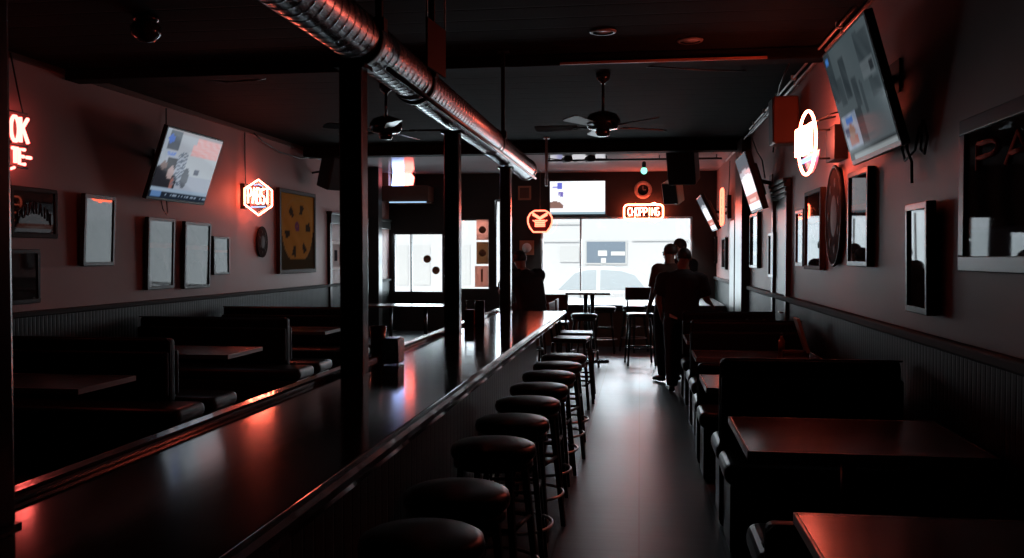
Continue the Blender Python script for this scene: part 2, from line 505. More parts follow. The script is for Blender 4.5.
YPF = 15.95
mb = MB(); mb.box(wA[0] - .25, XR - .07, YPF, YB - .03, 0, .64); struct(mb.build('trim_17', M['knee']))
mb = MB(); mb.box(wA[0] - .27, XR - .07, YPF - .05, YB - .03, .64, .74); struct(mb.build('trim_18', M['frame_dark'], bevel=.01))


def window(name, w, mull=(), frm='winframe', t=.05, transom=None):
    o = MB()
    o.box(w[0], w[1], YB + .05, YB + .13, w[3] - t, w[3]); o.box(w[0], w[1], YB + .05, YB + .13, w[2], w[2] + t)
    o.box(w[0], w[0] + t, YB + .05, YB + .13, w[2], w[3]); o.box(w[1] - t, w[1], YB + .05, YB + .13, w[2], w[3])
    for x in mull: o.box(x - t / 2, x + t / 2, YB + .05, YB + .13, w[2], w[3])
    f = struct(o.build(name, M[frm]))
    g = MB(); g.box(w[0], w[1], YB + .085, YB + .095, w[2], w[3])
    g.build('glass', M['glass'], f)
    return f


window('window_1', wA, [P(580.5, 260, Y=YB).x], t=.035)
window('window_2', wB, [P(410.5, 260, Y=YB).x], 'frame_dark', .03)
window('window_3', wC, [], 'frame_dark', .03)
window('door_1', wD, [], 'frame_dark', .03)

# wainscots, rails, baseboards
YOP = P(327.5, 260, X=XL).y            # where the cased opening of the left wall starts
mb = MB(); mb.box(XL, XL + .025, YR, YB, .12, ZRL - .05); struct(mb.build('trim_3', M['wains']))
mb = MB(); mb.box(XL, XL + .06, YR, YB, ZRL - .05, ZRL); struct(mb.build('trim_4', M['rail'], bevel=.012, seg=3))
mb = MB(); mb.box(XL, XL + .03, YR, YB, 0, .12); struct(mb.build('baseboard_left', M['rail']))
mb = MB(); mb.box(XR - .025, XR, YR, YB, .12, ZRR - .05); struct(mb.build('trim_5', M['wains']))
mb = MB(); mb.box(XR - .06, XR, YR, YB, ZRR - .06, ZRR); struct(mb.build('trim_6', M['rail'], bevel=.015, seg=3))
mb = MB(); mb.box(XR - .03, XR, YR, YB, 0, .12); struct(mb.build('baseboard_right', M['rail']))
# pale strip where the left wall meets the ceiling
mb = MB(); mb.box(XL, XL + .03, YR, YC, ZC - .05, ZC); struct(mb.build('trim_7', M['tin']))
# ceiling beams
yb1 = P(600, 64, Z=ZC - .10).y
for k, (y0, y1, z0) in enumerate(((yb1, yb1 + .22, ZC - .10), (YC - .28, YC, ZC - .16))):
    mb = MB(); mb.box(XL + .02, XR - .02, y0, y1, z0, ZC); struct(mb.build('trim_%d' % (9 + k), M['beam'], bevel=.012))
# orange strip stands in for light caught on the beam's lower edge, right half
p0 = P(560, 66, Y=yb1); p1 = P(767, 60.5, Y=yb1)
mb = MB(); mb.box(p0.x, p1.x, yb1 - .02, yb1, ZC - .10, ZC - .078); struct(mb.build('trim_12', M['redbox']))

# cased openings and pilasters
z1 = P(327, 214, X=XL).z
mb = MB()
mb.box(XL, XL + .05, YOP, YOP + .12, 0, z1); mb.box(XL, XL + .07, YOP, YB - .1, z1 - .16, z1); mb.box(XL, XL + .10, YOP - .04, YB - .1, z1, z1 + .05)
struct(mb.build('trim_13', M['casing'], bevel=.01))
mb = MB(); mb.box(XL, XL + .27, 17.1, 17.35, 0, ZC); struct(mb.build('trim_19', M['casing'], bevel=.01))
yd0, yd1 = P(789, 250, X=XR).y, P(777, 250, X=XR).y
zt = P(783, 190, X=XR).z
mb = MB()
mb.box(XR - .05, XR, yd0 - .12, yd0, 0, zt + .05); mb.box(XR - .05, XR, yd1, yd1 + .12, 0, zt + .05)
for k in range(4): mb.box(XR - .05 - .012 * k, XR, yd0 - .12, yd1 + .12, zt - .10 + .05 * k, zt - .06 + .05 * k)
struct(mb.build('trim_14', M['casing_p'], bevel=.006))
mb = MB(); mb.box(XR - .02, XR - .002, yd0, yd1, 0.01, zt - .1)
dl = struct(mb.build('door_2', M['doorleaf']))
mb = MB(); mb.tube([(XR - .02, yd0 + .08, 1.0), (XR - .07, yd0 + .08, 1.0), (XR - .07, yd0 + .2, 1.0)], .01); mb.build('door_handle', M['steel'], dl)
for k, (a, b, top) in enumerate(((741.5, 735, 150), (734, 729.5, 223))):
    y0, y1 = P(a, 240, X=XR - .12).y, P(b, 240, X=XR - .12).y
    z = min(ZC, P((a + b) / 2, top, X=XR).z)
    mb = MB(); mb.box(XR - .12, XR, y0, y1, 0, z); mb.box(XR - .14, XR, y0 - .02, y1 + .02, 0, .25)
    struct(mb.build('trim_%d' % (15 + k), M['casing'], bevel=.01))

# ================================================================== BAR
YBE = 8.62
bar = thing('bar_counter', 'long dark glossy bar counter running from the foreground into the room', 'bar counter', (-1.03, 4, 0))
mb = MB(); mb.box(BL + .04, BR - .03, 0.2, YBE, ZBAR - .055, ZBAR); mb.build('countertop', M['bar'], bar, bevel=.006)
mb = MB()
prof = [(BR - .03, ZBAR - .055), (BR - .03, ZBAR + .001), (BR - .02, ZBAR + .006), (BR - .006, ZBAR + .001), (BR, ZBAR - .012), (BR, ZBAR - .03), (BR - .008, ZBAR - .05), (BR - .02, ZBAR - .06)]
mb.prism(prof, lambda u, v, n: Vector((u, n, v)), .2, YBE + .01)
mb.build('front_nosing', M['nosing'], bar)
mb = MB(); mb.box(BL - .02, BL + .04, .2, YBE, ZBAR - .06, ZBAR + .022); mb.build('rear_lip', M['nosing'], bar, bevel=.012, seg=3)
mb = MB(); mb.box(BL + .02, -.98, .25, YBE - .05, .1, ZBAR - .055); mb.build('front_panel', M['barfront'], bar)
mb = MB(); mb.box(BL + .04, -1.02, .3, YBE - .08, 0, .1); mb.build('kick_plate', M['black'], bar)
mb = MB(); mb.tube([(-.90, .3, .20), (-.90, YBE - .1, .20)], .02, 10)
for y in (1, 2.5, 4, 5.5, 7): mb.tube([(-.98, y, .2), (-.90, y, .2)], .012, 8)
mb.build('foot_rail', M['steel'], bar)

# posts standing in line on the bar
XP = -1.257; ZPT = 2.435
POST = []
for px, py, lab in ((-28, 533, 'black steel post at the left edge of the photo, nearest the camera'),
                    (355, 375, 'tall black post on the bar beside the napkin dispenser'),
                    (453, 334, 'black post on the bar, next one behind the napkin dispenser post'),
                    (509, 312, 'farthest black post, at the far end of the bar')):
    y = P(px, py, Z=ZBAR).y
    t = thing('support_post', lab, 'post', (XP, y, ZBAR), 'black posts along the bar')
    mb = MB(); mb.box(XP - .052, XP + .052, y - .052, y + .052, ZBAR, ZPT); mb.build('shaft', M['blackmetal'], t, bevel=.014, seg=3)
    mb = MB(); mb.box(XP - .056, XP + .056, y - .056, y + .056, ZBAR, ZBAR + .008)
    mb.build('base_plate', M['blackmetal'], t)
    mb = MB(); mb.box(XP - .07, XP + .07, y - .06, y + .06, ZPT - .012, ZPT + .006); mb.build('cap_plate', M['blackmetal'], t)
    POST.append(y)

# duct lying over the posts
duct = thing('spiral_duct', 'round galvanised spiral air duct running above the posts', 'air duct', (XP, 5, 2.57))
SEG = [(-1.5, 4.85, .110, 2.580), (4.85, 7.5, .112, 2.572), (7.5, 9.9, .114, 2.562)]
for a, b, r, zc in SEG:
    mb = MB(); prof = []; h = a
    while h < b:
        prof += [(r, h), (r, h + .003), (r, h + .070), (r, h + .074), (r + .0026, h + .0755), (r + .0026, h + .0795), (r, h + .081)]; h += .083
    prof += [(r, b)]
    mb.lathe(prof, (XP, 0, zc), 40, axis=(0, 1, 0), cap=True)
    mb.build('duct_section', M['duct'], duct)
mb = MB(); mb.lathe([(.114, 9.9), (.124, 9.9), (.124, 9.93), (.10, 9.93)], (XP, 0, 2.562), 32, axis=(0, 1, 0)); mb.build('end_collar', M['duct'], duct)
for y in (P(359, 30, X=XP).y - .02, P(432, 90, X=XP + .1).y, P(503, 150, X=XP + .1).y):
    mb = MB(); mb.lathe([(.115, y - .03), (.121, y - .03), (.121, y + .03), (.115, y + .03)], (XP, 0, 2.572), 28, axis=(0, 1, 0))
    mb.box(XP + .07, XP + .13, y - .03, y + .03, 2.60, 2.66); mb.box(XP + .085, XP + .115, y - .012, y + .012, 2.62, ZC - .001)
    mb.box(XP + .05, XP + .15, y - .05, y + .05, ZC - .012, ZC - .001)
    mb.build('hanger_strap', M['strap'], duct)
mb = MB()
mb.tube([(XP + .135, 3.95, 2.44), (XP + .135, 9.7, 2.44)], .012, 10)
o = mb.build('conduit_pipe', M['conduit']); tag(o, 'thin pale conduit pipe running under the spiral duct', 'pipe')

# ================================================================== BAR STOOLS
stool0 = thing('bar_stool', '', 'bar stool')
mb = MB(); mb.lathe([(.0, .70), (.17, .70), (.188, .712), (.192, .735), (.186, .757), (.165, .768), (.08, .776), (0, .777)], n=32); mb.build('seat', M['vinyl2'], stool0)
mb = MB(); mb.lathe([(.15, .67), (.178, .67), (.178, .70), (.15, .70)], n=28); mb.build('seat_ring', M['darkwood'], stool0)
for a in (45, 135, 225, 315):
    c, s = math.cos(math.radians(a)), math.sin(math.radians(a))
    mb = MB(); t0 = Vector((c * .15, s * .15, .70)); t1 = Vector((c * .235, s * .235, 0))
    mb.tube([t0, t1], [.021, .017], 4, smooth=False); mb.build('leg', M['darkwood'], stool0)
mb = MB(); R = .205
mb.tube([(R * math.cos(2 * PI * k / 28), R * math.sin(2 * PI * k / 28), .23) for k in range(28)], .009, 8, closed=True); mb.build('footrest_ring', M['steel'], stool0)
mb = MB()
for k in range(4):
    a, b = math.radians(45 + 90 * k), math.radians(135 + 90 * k)
    mb.tube([(.19 * math.cos(a), .19 * math.sin(a), .42), (.19 * math.cos(b), .19 * math.sin(b), .42)], .010, 6)
mb.build('stretcher', M['darkwood'], stool0)
ORD = ['nearest', 'second', 'third', 'fourth', 'fifth', 'sixth', 'seventh', 'eighth', 'ninth']
rows = [(2.68, -.645), (3.2, -.645), (4.0, -.645), (4.6, -.645), (5.2, -.64), (5.78, -.64), (6.4, -.64), (6.96, -.63), (7.56, -.63)]
for k, (dc, x) in enumerate(rows):
    y = (dc + x * math.sin(PSI)) / math.cos(PSI)
    lab = 'round black backless bar stool, %s in the row along the bar' % ('nearest' if k == 0 else 'farthest' if k == 8 else ORD[k] + ' from the camera')
    if k == 0:
        stool0.location = (x, y, 0); stool0['label'] = lab; stool0['group'] = 'bar stools along the bar'
    else:
        dup(stool0, (x, y, 0), random.uniform(-.25, .25), lab)


# ================================================================== BOOTHS
def bench(name_label, x0, x1, y, zb, front=True, rear=True, wall='right', low=False):
    """back-to-back booth bench: a padded back panel with a seat on each side; y = centre of the back"""
    t = thing('booth_bench', name_label, 'booth bench', ((x0 + x1) / 2, y, 0), 'booth benches')
    mb = MB(); mb.box(x0, x1, y - .05, y + .05, .0, zb); mb.build('backrest', M['vinyl'], t, bevel=.035, seg=4)
    e = x0 if wall == 'right' else x1
    mb = MB()
    mb.tube([(e, y - .048, .05), (e, y - .048, zb - .03), (e + (.03 if wall == 'right' else -.03), y - .048, zb), (x1 if wall == 'right' else x0, y - .048, zb)], .006, 6)
    mb.build('piping', M['rail'], t)
    for sgn, on in ((-1, front), (1, rear)):
        if not on: continue
        ya, yb_ = sorted((y + sgn * .06, y + sgn * .50))
        ex0, ex1 = (x0 - .015, x1) if wall == 'right' else (x0, x1 + .31)
        mb = MB(); mb.box(ex0, ex1, ya, yb_, .36, .48); mb.build('seat_cushion', M['vinyl2'], t, bevel=.05, seg=4)
        mb = MB(); mb.box(ex0 + .03, ex1 - .03, ya + .01, yb_ - .05, 0, .36); mb.build('seat_base', M['darkwood'], t, bevel=.006)
        mb = MB(); mb.box(x0, x1, y + sgn * .05, y + sgn * .10, .50, zb - .10); mb.build('back_pad', M['vinyl'], t, bevel=.02, seg=3)
    return t


def table(label, x0, x1, y0, y1, z=.76, wall='right'):
    t = thing('booth_table', label, 'table', ((x0 + x1) / 2, (y0 + y1) / 2, 0), 'booth tables')
    mb = MB(); mb.box(x0 + .008, x1 - .008, y0 + .008, y1 - .008, z - .03, z); mb.build('tabletop', M['table'], t, bevel=.004)
    mb = MB()
    for a in ((x0, x0 + .008, y0, y1), (x1 - .008, x1, y0, y1), (x0 + .008, x1 - .008, y0, y0 + .008), (x0 + .008, x1 - .008, y1 - .008, y1)):
        mb.box(a[0], a[1], a[2], a[3], z - .034, z + .001)
    mb.build('edge_band', M['edge'], t)
    cx, cy = (x0 + x1) / 2, (y0 + y1) / 2
    mb = MB(); mb.tube([(cx, cy, .04), (cx, cy, z - .03)], .035, 12); mb.build('pedestal', M['blackmetal'], t)
    mb = MB(); mb.box(cx - .28, cx + .28, cy - .035, cy + .035, 0, .05); mb.box(cx - .035, cx + .035, cy - .25, cy + .25, 0, .05); mb.build('foot', M['blackmetal'], t, bevel=.012)
    return t


def Yd(dc, x): return (dc + x * math.sin(PSI)) / math.cos(PSI)


XW = XR - .065
XT = 0.46
table('booth table at the bottom right corner of the photo with orange glow', .5, XW, Yd(2.25, .5), Yd(2.93, .5))
table('right booth table in front of the first tall black booth back', XT, XW, Yd(3.85, XT), Yd(4.70, XT))
table('right booth table just behind the first tall booth back', .42, XW, Yd(5.72, .42), Yd(6.36, .42))
table('right booth table in front of the second tall booth back', XT, XW, Yd(7.42, XT), Yd(8.02, XT))
table('right booth table behind the second tall booth back, beside the standing men', XT, XW, Yd(8.85, XT), Yd(9.6, XT))
bench('black booth bench with tall back nearest the camera on the right', .47, XW, Yd(5.3, .46), 1.0)
bench('low black booth bench between two right hand tables', .44, XW, Yd(6.9, .44), .78)
bench('black booth bench with tall back, second on the right', .47, XW, Yd(8.46, .47), 1.0)
bench('black booth bench on the right closest to the standing men', .47, XW, Yd(10.1, .47), .98, rear=False)
bench('black single booth seat in front of the first right booth table', .46, XW, Yd(3.3, .46), .62, front=False)

XWL = XL + .065
table('left booth table closest to the camera, dim in the shadow', XWL, -3.5, Yd(5.65, -3.5), Yd(6.3, -3.5), wall='left')
table('left booth table between the first two dark booth backs', XWL, -3.45, Yd(7.6, -3.45), Yd(8.3, -3.45), wall='left')
table('left booth table just behind the second dark booth back', XWL, -3.45, Yd(9.95, -3.45), Yd(10.6, -3.45), wall='left')
bench('dark booth bench nearest the camera along the left wall', XWL, -3.63, Yd(7.05, -3.6), .955, wall='left')
bench('second dark booth bench along the left wall', XWL, -3.63, Yd(9.38, -3.6), .955, wall='left')
bench('third dark booth bench along the left wall, by the opening', XWL, -3.63, Yd(11.3, -3.6), .955, wall='left')

# small table-top things in the booths
def bottle(label, c, h, r, m, group=None, cap='black'):
    t = thing('condiment_bottle', label, 'bottle', c, group)
    mb = MB(); mb.lathe([(0, 0), (r, 0), (r, h * .6), (r * .45, h * .78), (r * .4, h * .9), (0, h * .9)], c, 16); mb.build('bottle_body', M[m], t)
    mb = MB(); mb.lathe([(r * .48, h * .88), (r * .48, h), (0, h)], c, 12); mb.build('cap', M[cap], t)


def shaker(label, c, h, r, m, group=None):
    t = thing('shaker', label, 'shaker', c, group)
    mb = MB(); mb.lathe([(0, 0), (r, 0), (r * .85, h * .75), (0, h * .75)], c, 14); mb.build('jar', M[m], t)
    mb = MB(); mb.lathe([(r * .9, h * .74), (r * .9, h * .92), (r * .5, h), (0, h)], c, 14); mb.build('lid', M['steel'], t)


yt = P(832, 328, X=1.36).y
t = thing('menu_holder', 'tan menu holder leaning by the right wall on a booth table', 'menu holder', (1.36, yt, .76))
yt = Yd(7.75, XT)
t.location = (1.30, yt, .76); ORG[t.name] = Vector((1.30, yt, .76))
mb = MB(); mb.box(1.20, 1.42, yt - .05, yt + .05, .76, .80); mb.build('base', M['tin'], t, bevel=.01)
mb = MB(); mb.obox((1.36, yt, .93), (.95, 0, .3), (0, 1, 0), (-.3, 0, .95), .012, .09, .15); mb.build('menu_card', M['beige'], t)
bottle('amber sauce bottle beside the tan menu holder', (1.22, yt + .16, .76), .17, .03, 'amber')
yt = Yd(9.2, XT)
bottle('amber bottle on the far right booth table, left one', (.98 + .1, yt, .76), .20, .036, 'amber')
bottle('beige bottle on the far right booth table, beside the amber bottle', (1.25, yt + .02, .76), .2, .034, 'beige', cap='tin')
# left tables
yl = Yd(8.0, -4.6)
shaker('dark shaker on the left booth table, left of the amber shaker', (-4.95, yl, .76), .10, .03, 'black')
shaker('amber shaker on the left booth table under the framed pictures', (-4.72, yl, .76), .10, .034, 'amber')
yl = Yd(10.2, -4.6)
shaker('beige shaker on the farther left booth table', (-4.85, yl, .76), .11, .034, 'beige')
shaker('amber shaker on the farther left booth table, right of the beige shaker', (-4.45, yl, .76), .11, .04, 'amber')


# ================================================================== THINGS ON THE BAR
p = P(392.5, 364, Z=ZBAR)
t = thing('napkin_dispenser', 'black napkin dispenser with chrome feet on the bar by the post', 'napkin dispenser', p)
mb = MB(); mb.box(p.x - .042, p.x + .042, p.y - .05, p.y + .07, ZBAR + .006, ZBAR + .125); mb.build('housing', M['napkin'], t, bevel=.006)
mb = MB(); mb.box(p.x - .03, p.x + .03, p.y - .04, p.y + .06, ZBAR + .124, ZBAR + .13); mb.build('face_plate', M['blackmetal'], t)
for sx in (-1, 1):
    mb = MB(); mb.ball((p.x + sx * .035, p.y - .045, ZBAR + .006), .006, .006, .006, 8, 6); mb.build('foot', M['chrome'], t)
p = P(378, 359, Z=ZBAR)
t = thing('beer_glass', 'empty amber-tinted beer glass standing between post and napkin dispenser', 'glass', p)
mb = MB(); mb.lathe([(0, 0), (.032, 0), (.043, .17), (.040, .17), (.030, .012), (0, .012)], p, 20); mb.build('tumbler', M['amber'], t)
p = P(471.5, 325, Z=ZBAR)
t = thing('condiment_caddy', 'brown condiment caddy on the bar right of the second post', 'caddy', p)
mb = MB(); mb.box(p.x - .05, p.x + .03, p.y - .05, p.y + .05, ZBAR, ZBAR + .12); mb.build('tray', M['tin'], t, bevel=.006)
mb = MB(); mb.tube([(p.x - .045, p.y, ZBAR + .1), (p.x - .045, p.y, ZBAR + .19), (p.x + .025, p.y, ZBAR + .19), (p.x + .025, p.y, ZBAR + .1)], .005, 6); mb.build('handle', M['blackmetal'], t)
p = P(480, 325, Z=ZBAR)
t = thing('menu_stand', 'tall dark brown menu stand beside the caddy on the bar', 'menu stand', p)
mb = MB(); mb.box(p.x - .035, p.x + .035, p.y - .012, p.y + .012, ZBAR, ZBAR + .19); mb.build('board', M['brownwood'], t, bevel=.003)
mb = MB(); mb.box(p.x - .04, p.x + .04, p.y - .04, p.y + .04, ZBAR, ZBAR + .014); mb.build('base', M['darkwood'], t)


# ================================================================== PICTURES
def noisec(seed):
    rnd = random.Random(seed); ph = [(rnd.uniform(2, 11), rnd.uniform(2, 11), rnd.uniform(0, 6)) for _ in range(6)]
    return lambda u, v: sum(math.sin(a * u + b * v + c) for a, b, c in ph) / 6


def frame(label, side, x0, x1, yt, yb, ref, depth=.045, lean=0, yaw=0, mw=.035, fm='frame', art=None, name='picture_frame', cat='picture', inner=None, matte=False, soft=False):
    """framed picture on the left or right wall; x0..x1 px, yt/yb px heights read at px column ref"""
    X = XL if side == 'L' else XR; sg = 1 if side == 'L' else -1
    Xf = X + sg * depth
    ya, yb_ = sorted((P(x0, 250, X=Xf).y, P(x1, 250, X=Xf).y))
    zt, zb = P(ref, yt, X=Xf).z, P(ref, yb, X=Xf).z
    c = Vector((X, (ya + yb_) / 2, zb)); t = thing(name, label, cat, c)
    fn = fmap((X + sg * .002, c.y, (zt + zb) / 2), (sg, 0, 0)); w, h = (yb_ - ya) / 2, (zt - zb) / 2
    mb = MB()
    for a, b, cc, d in ((-w, w, h - mw, h), (-w, w, -h, -h + mw), (-w, -w + mw, -h + mw, h - mw), (w - mw, w, -h + mw, h - mw)):
        mb.prism([(a, cc), (b, cc), (b, d), (a, d)], fn, 0, depth)
    mb.build('moulding', M[fm], t, bevel=.005)
    mb = MB(); mb.prism([(-w + .002, -h + .002), (w - .002, -h + .002), (w - .002, h - .002), (-w + .002, h - .002)], fn, 0, .006); mb.build('backing', M['black'], t)
    art = art or (lambda u, v: (.02, .02, .02))
    paint(lambda u, v: fn((u * 2 - 1) * (w - mw), (v * 2 - 1) * (h - mw), depth * .72), 40, 40, 'glazed_print' if not matte else 'poster_sheet', M['poster' if matte else 'banner' if soft else 'print'], t, art)
    if inner: inner(t, fn, w - mw, h - mw, depth)
    if lean or yaw:
        t.rotation_euler = (0, sg * math.radians(lean), math.radians(yaw)); t.location.x += sg * .012
    return t


def rect(u, v, a, b, c, d): return a <= u <= b and c <= v <= d
def ell(u, v, a, b, ra, rb): return ((u - a) / ra) ** 2 + ((v - b) / rb) ** 2 < 1


n1, n2, n3 = noisec(1), noisec(2), noisec(3)
def art_dark(u, v): k = .5 + .5 * n1(u * 2, v * 2); return mixc((.012, .012, .012), (.05, .04, .035), k * .6)
def art_arch(u, v):
    d = math.hypot((u - .5) * 1.0, (v - .15))
    if abs(d - .30) < .04 and v > .2: return (.06, .055, .045)
    if d < .2: return (.04, .035, .03)
    return (.018, .016, .013)
def art_clock(u, v):
    x, y = u - .5, v - .52
    d = math.hypot(x, y * 1.05)
    base = mixc((.42, .19, .04), (.52, .26, .07), .5 + .5 * n2(u * 3, v * 3))
    if v < .13: return (.06, .05, .03)
    if d > .46:
        return base if v > .5 else (.07, .055, .035)
    if d > .43: return (.45, .24, .08)
    k = (math.atan2(y, x) / (PI / 3)) % 1
    if .24 < d < .38 and (k < .3) : return (.06, .05, .04)
    if .02 < math.hypot(x + .02, (y - .05)) < .07: return (.20, .08, .16)
    return base
def art_reflection(u, v):  # pale patches and red band painted as window and neon reflections
    c = mixc((.02, .02, .022), (.20, .17, .17), max(0, n3(u * .9 + 1, v * .8)))
    if ell(u, v, .45, .12, .32, .30): c = (.015, .015, .016)
    if abs(v - .62) < .04: c = mixc(c, (.30, .10, .07), .6)
    return c
def art_white(u, v): return (.05, .05, .06) if abs(u - .5) < .2 and .25 < v < .75 else (.6, .58, .55)


def arch_text(t, fn, w, h, depth):
    mb = MB(); letters(mb, 'FOUNTAIN', fn, -w * .8, -h * .05, w * 1.6, h * .55, .3, .006, depth * .8, bend=h * .5)
    mb.build('lettering', M['frame_g'], t)


frame('dark framed print with arched lettering below the neon sign at left edge', 'L', 12, 58, 185, 237, 12, fm='frame_br', art=art_arch, inner=arch_text)
frame('small dark framed print lowest at the left edge by the near post', 'L', 8, 40, 249, 305, 12, art=art_dark)
frame('framed picture left of the left television, reflecting red neon', 'L', 81, 114, 193, 266, 81, lean=2.2, yaw=2.4, fm='frame_g', art=art_dark)
frame('tall framed picture directly under the left television', 'L', 146, 173, 216.5, 290, 146, lean=1.6, yaw=.6, fm='frame_g', art=art_reflection)
frame('tall framed picture right of the one under the left television', 'L', 183, 209, 221, 289, 183, lean=1.6, yaw=.4, fm='frame_g', art=art_reflection)
frame('smallest framed picture on the left wall, below and left of hexagonal neon', 'L', 214, 229.5, 236, 275, 214, fm='frame_g', mw=.025, art=art_reflection)
frame('large dark framed orange clock-face poster right of hexagonal neon', 'L', 280, 316, 187.5, 274, 280, fm='frame_br', mw=.06, depth=.06, art=art_clock, name='framed_poster', cat='poster', matte=True)
frame('small white framed print on the left wall seen past the casing', 'L', 331.5, 341, 241, 270, 331.5, fm='paper', mw=.05, art=art_white)
frame('small pale print on the left wall right of the tall post', 'L', 369.5, 375, 238, 270, 369.5, fm='frame', mw=.05, art=art_white)

frame('deep framed mirror picture below the big right television', 'R', 847, 867, 174, 266, 847, depth=.05, fm='frame', art=art_reflection)
frame('framed picture left of the dark wall disc on the right wall', 'R', 804, 820, 193, 269, 804, depth=.05, fm='frame_br', art=art_reflection)
frame('narrow framed picture beside the right wall door casing', 'R', 795, 802.5, 211, 266, 795, depth=.045, fm='frame_g', art=art_reflection)
frame('framed mirror picture alone on the near right wall', 'R', 907, 932, 205, 311, 907, lean=.8, yaw=-2.4, depth=.05, fm='frame', art=art_dark)


def art_bars(u, v):
    k = .5 + .5 * math.sin(u * 34 + 2 * n1(u, v)); c = mixc((.012, .012, .012), (.045, .035, .03), k)
    if v < .22: c = mixc(c, (.10, .11, .13), .5 + .4 * n2(u * 2, v))
    return c


def pass_text(t, fn, w, h, depth):
    mb = MB(); letters(mb, 'PASS', fn, -w * .8, h * .35, w * 1.6, h * .42, .35, .012, depth * .78)
    mb.build('lettering', M['dim_red'], t)


frame('very large framed banner with tall red lettering at the right edge', 'R', 958, 1150, 122, 271, 958, depth=.05, mw=.07, fm='frame_g', art=art_bars, name='framed_banner', cat='picture', inner=pass_text, soft=True)
frame('narrow framed picture just left of the right wall doorway', 'R', 768, 773, 233, 277, 768, depth=.05, fm='frame', art=art_reflection)
frame('tall framed picture under the second right television', 'R', 749.5, 757, 215, 267.5, 749.5, depth=.05, fm='frame', art=art_reflection)
frame('small narrow framed picture next to the right wall pilaster', 'R', 743.5, 747, 224, 262, 743.5, depth=.04, fm='frame', art=art_reflection)
frame('framed picture on the right wall behind the pilaster', 'R', 721.5, 725, 238, 269, 721.5, depth=.05, fm='frame', art=art_reflection)
frame('farthest framed picture on the right wall near the window', 'R', 712.5, 715, 237, 263, 712.5, depth=.05, fm='frame', art=art_reflection)


def plaque(name, label, cat, side, px, py, ry_px, w_scale, m, rim):
    X = XL if side == 'L' else XR; sg = 1 if side == 'L' else -1
    c = P(px, py, X=X); rz = (P(px, py - ry_px, X=X) - c).z
    t = thing(name, label, cat, c)
    mb = MB(); mb.lathe([(0, .004), (rz * .93, .004), (rz * .95, .03), (rz * .86, .034), (0, .03)], c + Vector((sg * .001, 0, 0)), 32, axis=(sg, 0, 0), sx=w_scale); mb.build('board', M[m], t)
    mb = MB(); mb.tube([c + Vector((sg * .03, w_scale * rz * .95 * math.cos(k * PI / 18), rz * .95 * math.sin(k * PI / 18))) for k in range(36)], rz * .03, 8, closed=True); mb.build('rim', M[rim], t)
    mb = MB(); mb.lathe([(0, .0345), (rz * .38, .0345), (rz * .40, .0335)], c, 24, axis=(sg, 0, 0), sx=w_scale); 
    for k in range(7):
        a = k * 2 * PI / 7; mb.ball(c + Vector((sg * .034, w_scale * rz * .65 * math.cos(a), rz * .65 * math.sin(a))), .006, rz * .09, rz * .09, 8, 6)
    mb.build('emblem', M['frame_br'] if m == 'disc' else M['brownwood'], t)


plaque('oval_plaque', 'small dark oval plaque on the left wall below hexagonal neon', 'plaque', 'L', 260.5, 242, 16, .80, 'disc', 'frame_br')
plaque('round_sign', 'large dark oval wooden disc between pictures on the right wall', 'sign', 'R', 838, 216, 52, .72, 'disc', 'frame')
plaque('oval_plaque', 'tiny dark oval plaque under the second right television', 'plaque', 'R', 745.5, 214, 9, .70, 'disc', 'frame')


# ================================================================== TELEVISIONS
def quad_map(TL, TR, BR_, BL_):
    return lambda u, v: (BL_ * (1 - u) + BR_ * u) * (1 - v) + (TL * (1 - u) + TR * u) * v


def television(label, TL, TR, BR_, BL_, scr, pic, back_to=None, th=.05, cords=(), bez=.02):
    c = (TL + TR + BR_ + BL_) / 4
    U = (TR - TL).normalized(); V = (TL - BL_).normalized(); N = U.cross(V).normalized()
    t = thing('television', label, 'television', c)
    q = quad_map(TL, TR, BR_, BL_)
    mb = MB(); f = [q(0, 0), q(1, 0), q(0, 1), q(1, 1)]
    mb.hexa([f[0] - N * th, f[1] - N * th, f[0], f[1], f[2] - N * th, f[3] - N * th, f[2], f[3]])
    mb.build('casing', M['black'], t, bevel=.006)
    L, Hh = (TR - TL).length, (TL - BL_).length; bu, bv = bez / L, bez / Hh
    paint(lambda u, v: q(bu + u * (1 - 2 * bu), bv * 1.6 + v * (1 - 2.6 * bv)) + N * .003, 56, 36, 'screen', scr, t, pic)
    mb = MB(); m0 = q(.5, .5) - N * th
    mb.obox(m0 - N * .03, U, V, N, L * .25, Hh * .28, .03)
    mb.build('rear_cover', M['black'], t, bevel=.01)
    if back_to is not None:
        mb = MB(); b = back_to
        mb.tube([m0 - N * .05, b], .025, 8)
        if abs(b.x - XL) < .02 or abs(b.x - XR) < .02:
            mb.box(min(b.x, b.x), b.x + (.012 if b.x < 0 else -.012), b.y - .12, b.y + .12, b.z - .1, b.z + .1)
        elif abs(b.y - YB) < .02:
            mb.box(b.x - .12, b.x + .12, b.y - .002, YB - .001, b.z - .1, b.z + .1)
        else:
            mb.box(b.x - .1, b.x + .1, b.y - .1, b.y + .1, b.z - .012, b.z - .001)
        mb.build('wall_bracket', M['black'], t)
    for pts, r in cords:
        mb = MB(); mb.tube(pts, r, 6); mb.build('power_cord', M['cord'], t)
    return t


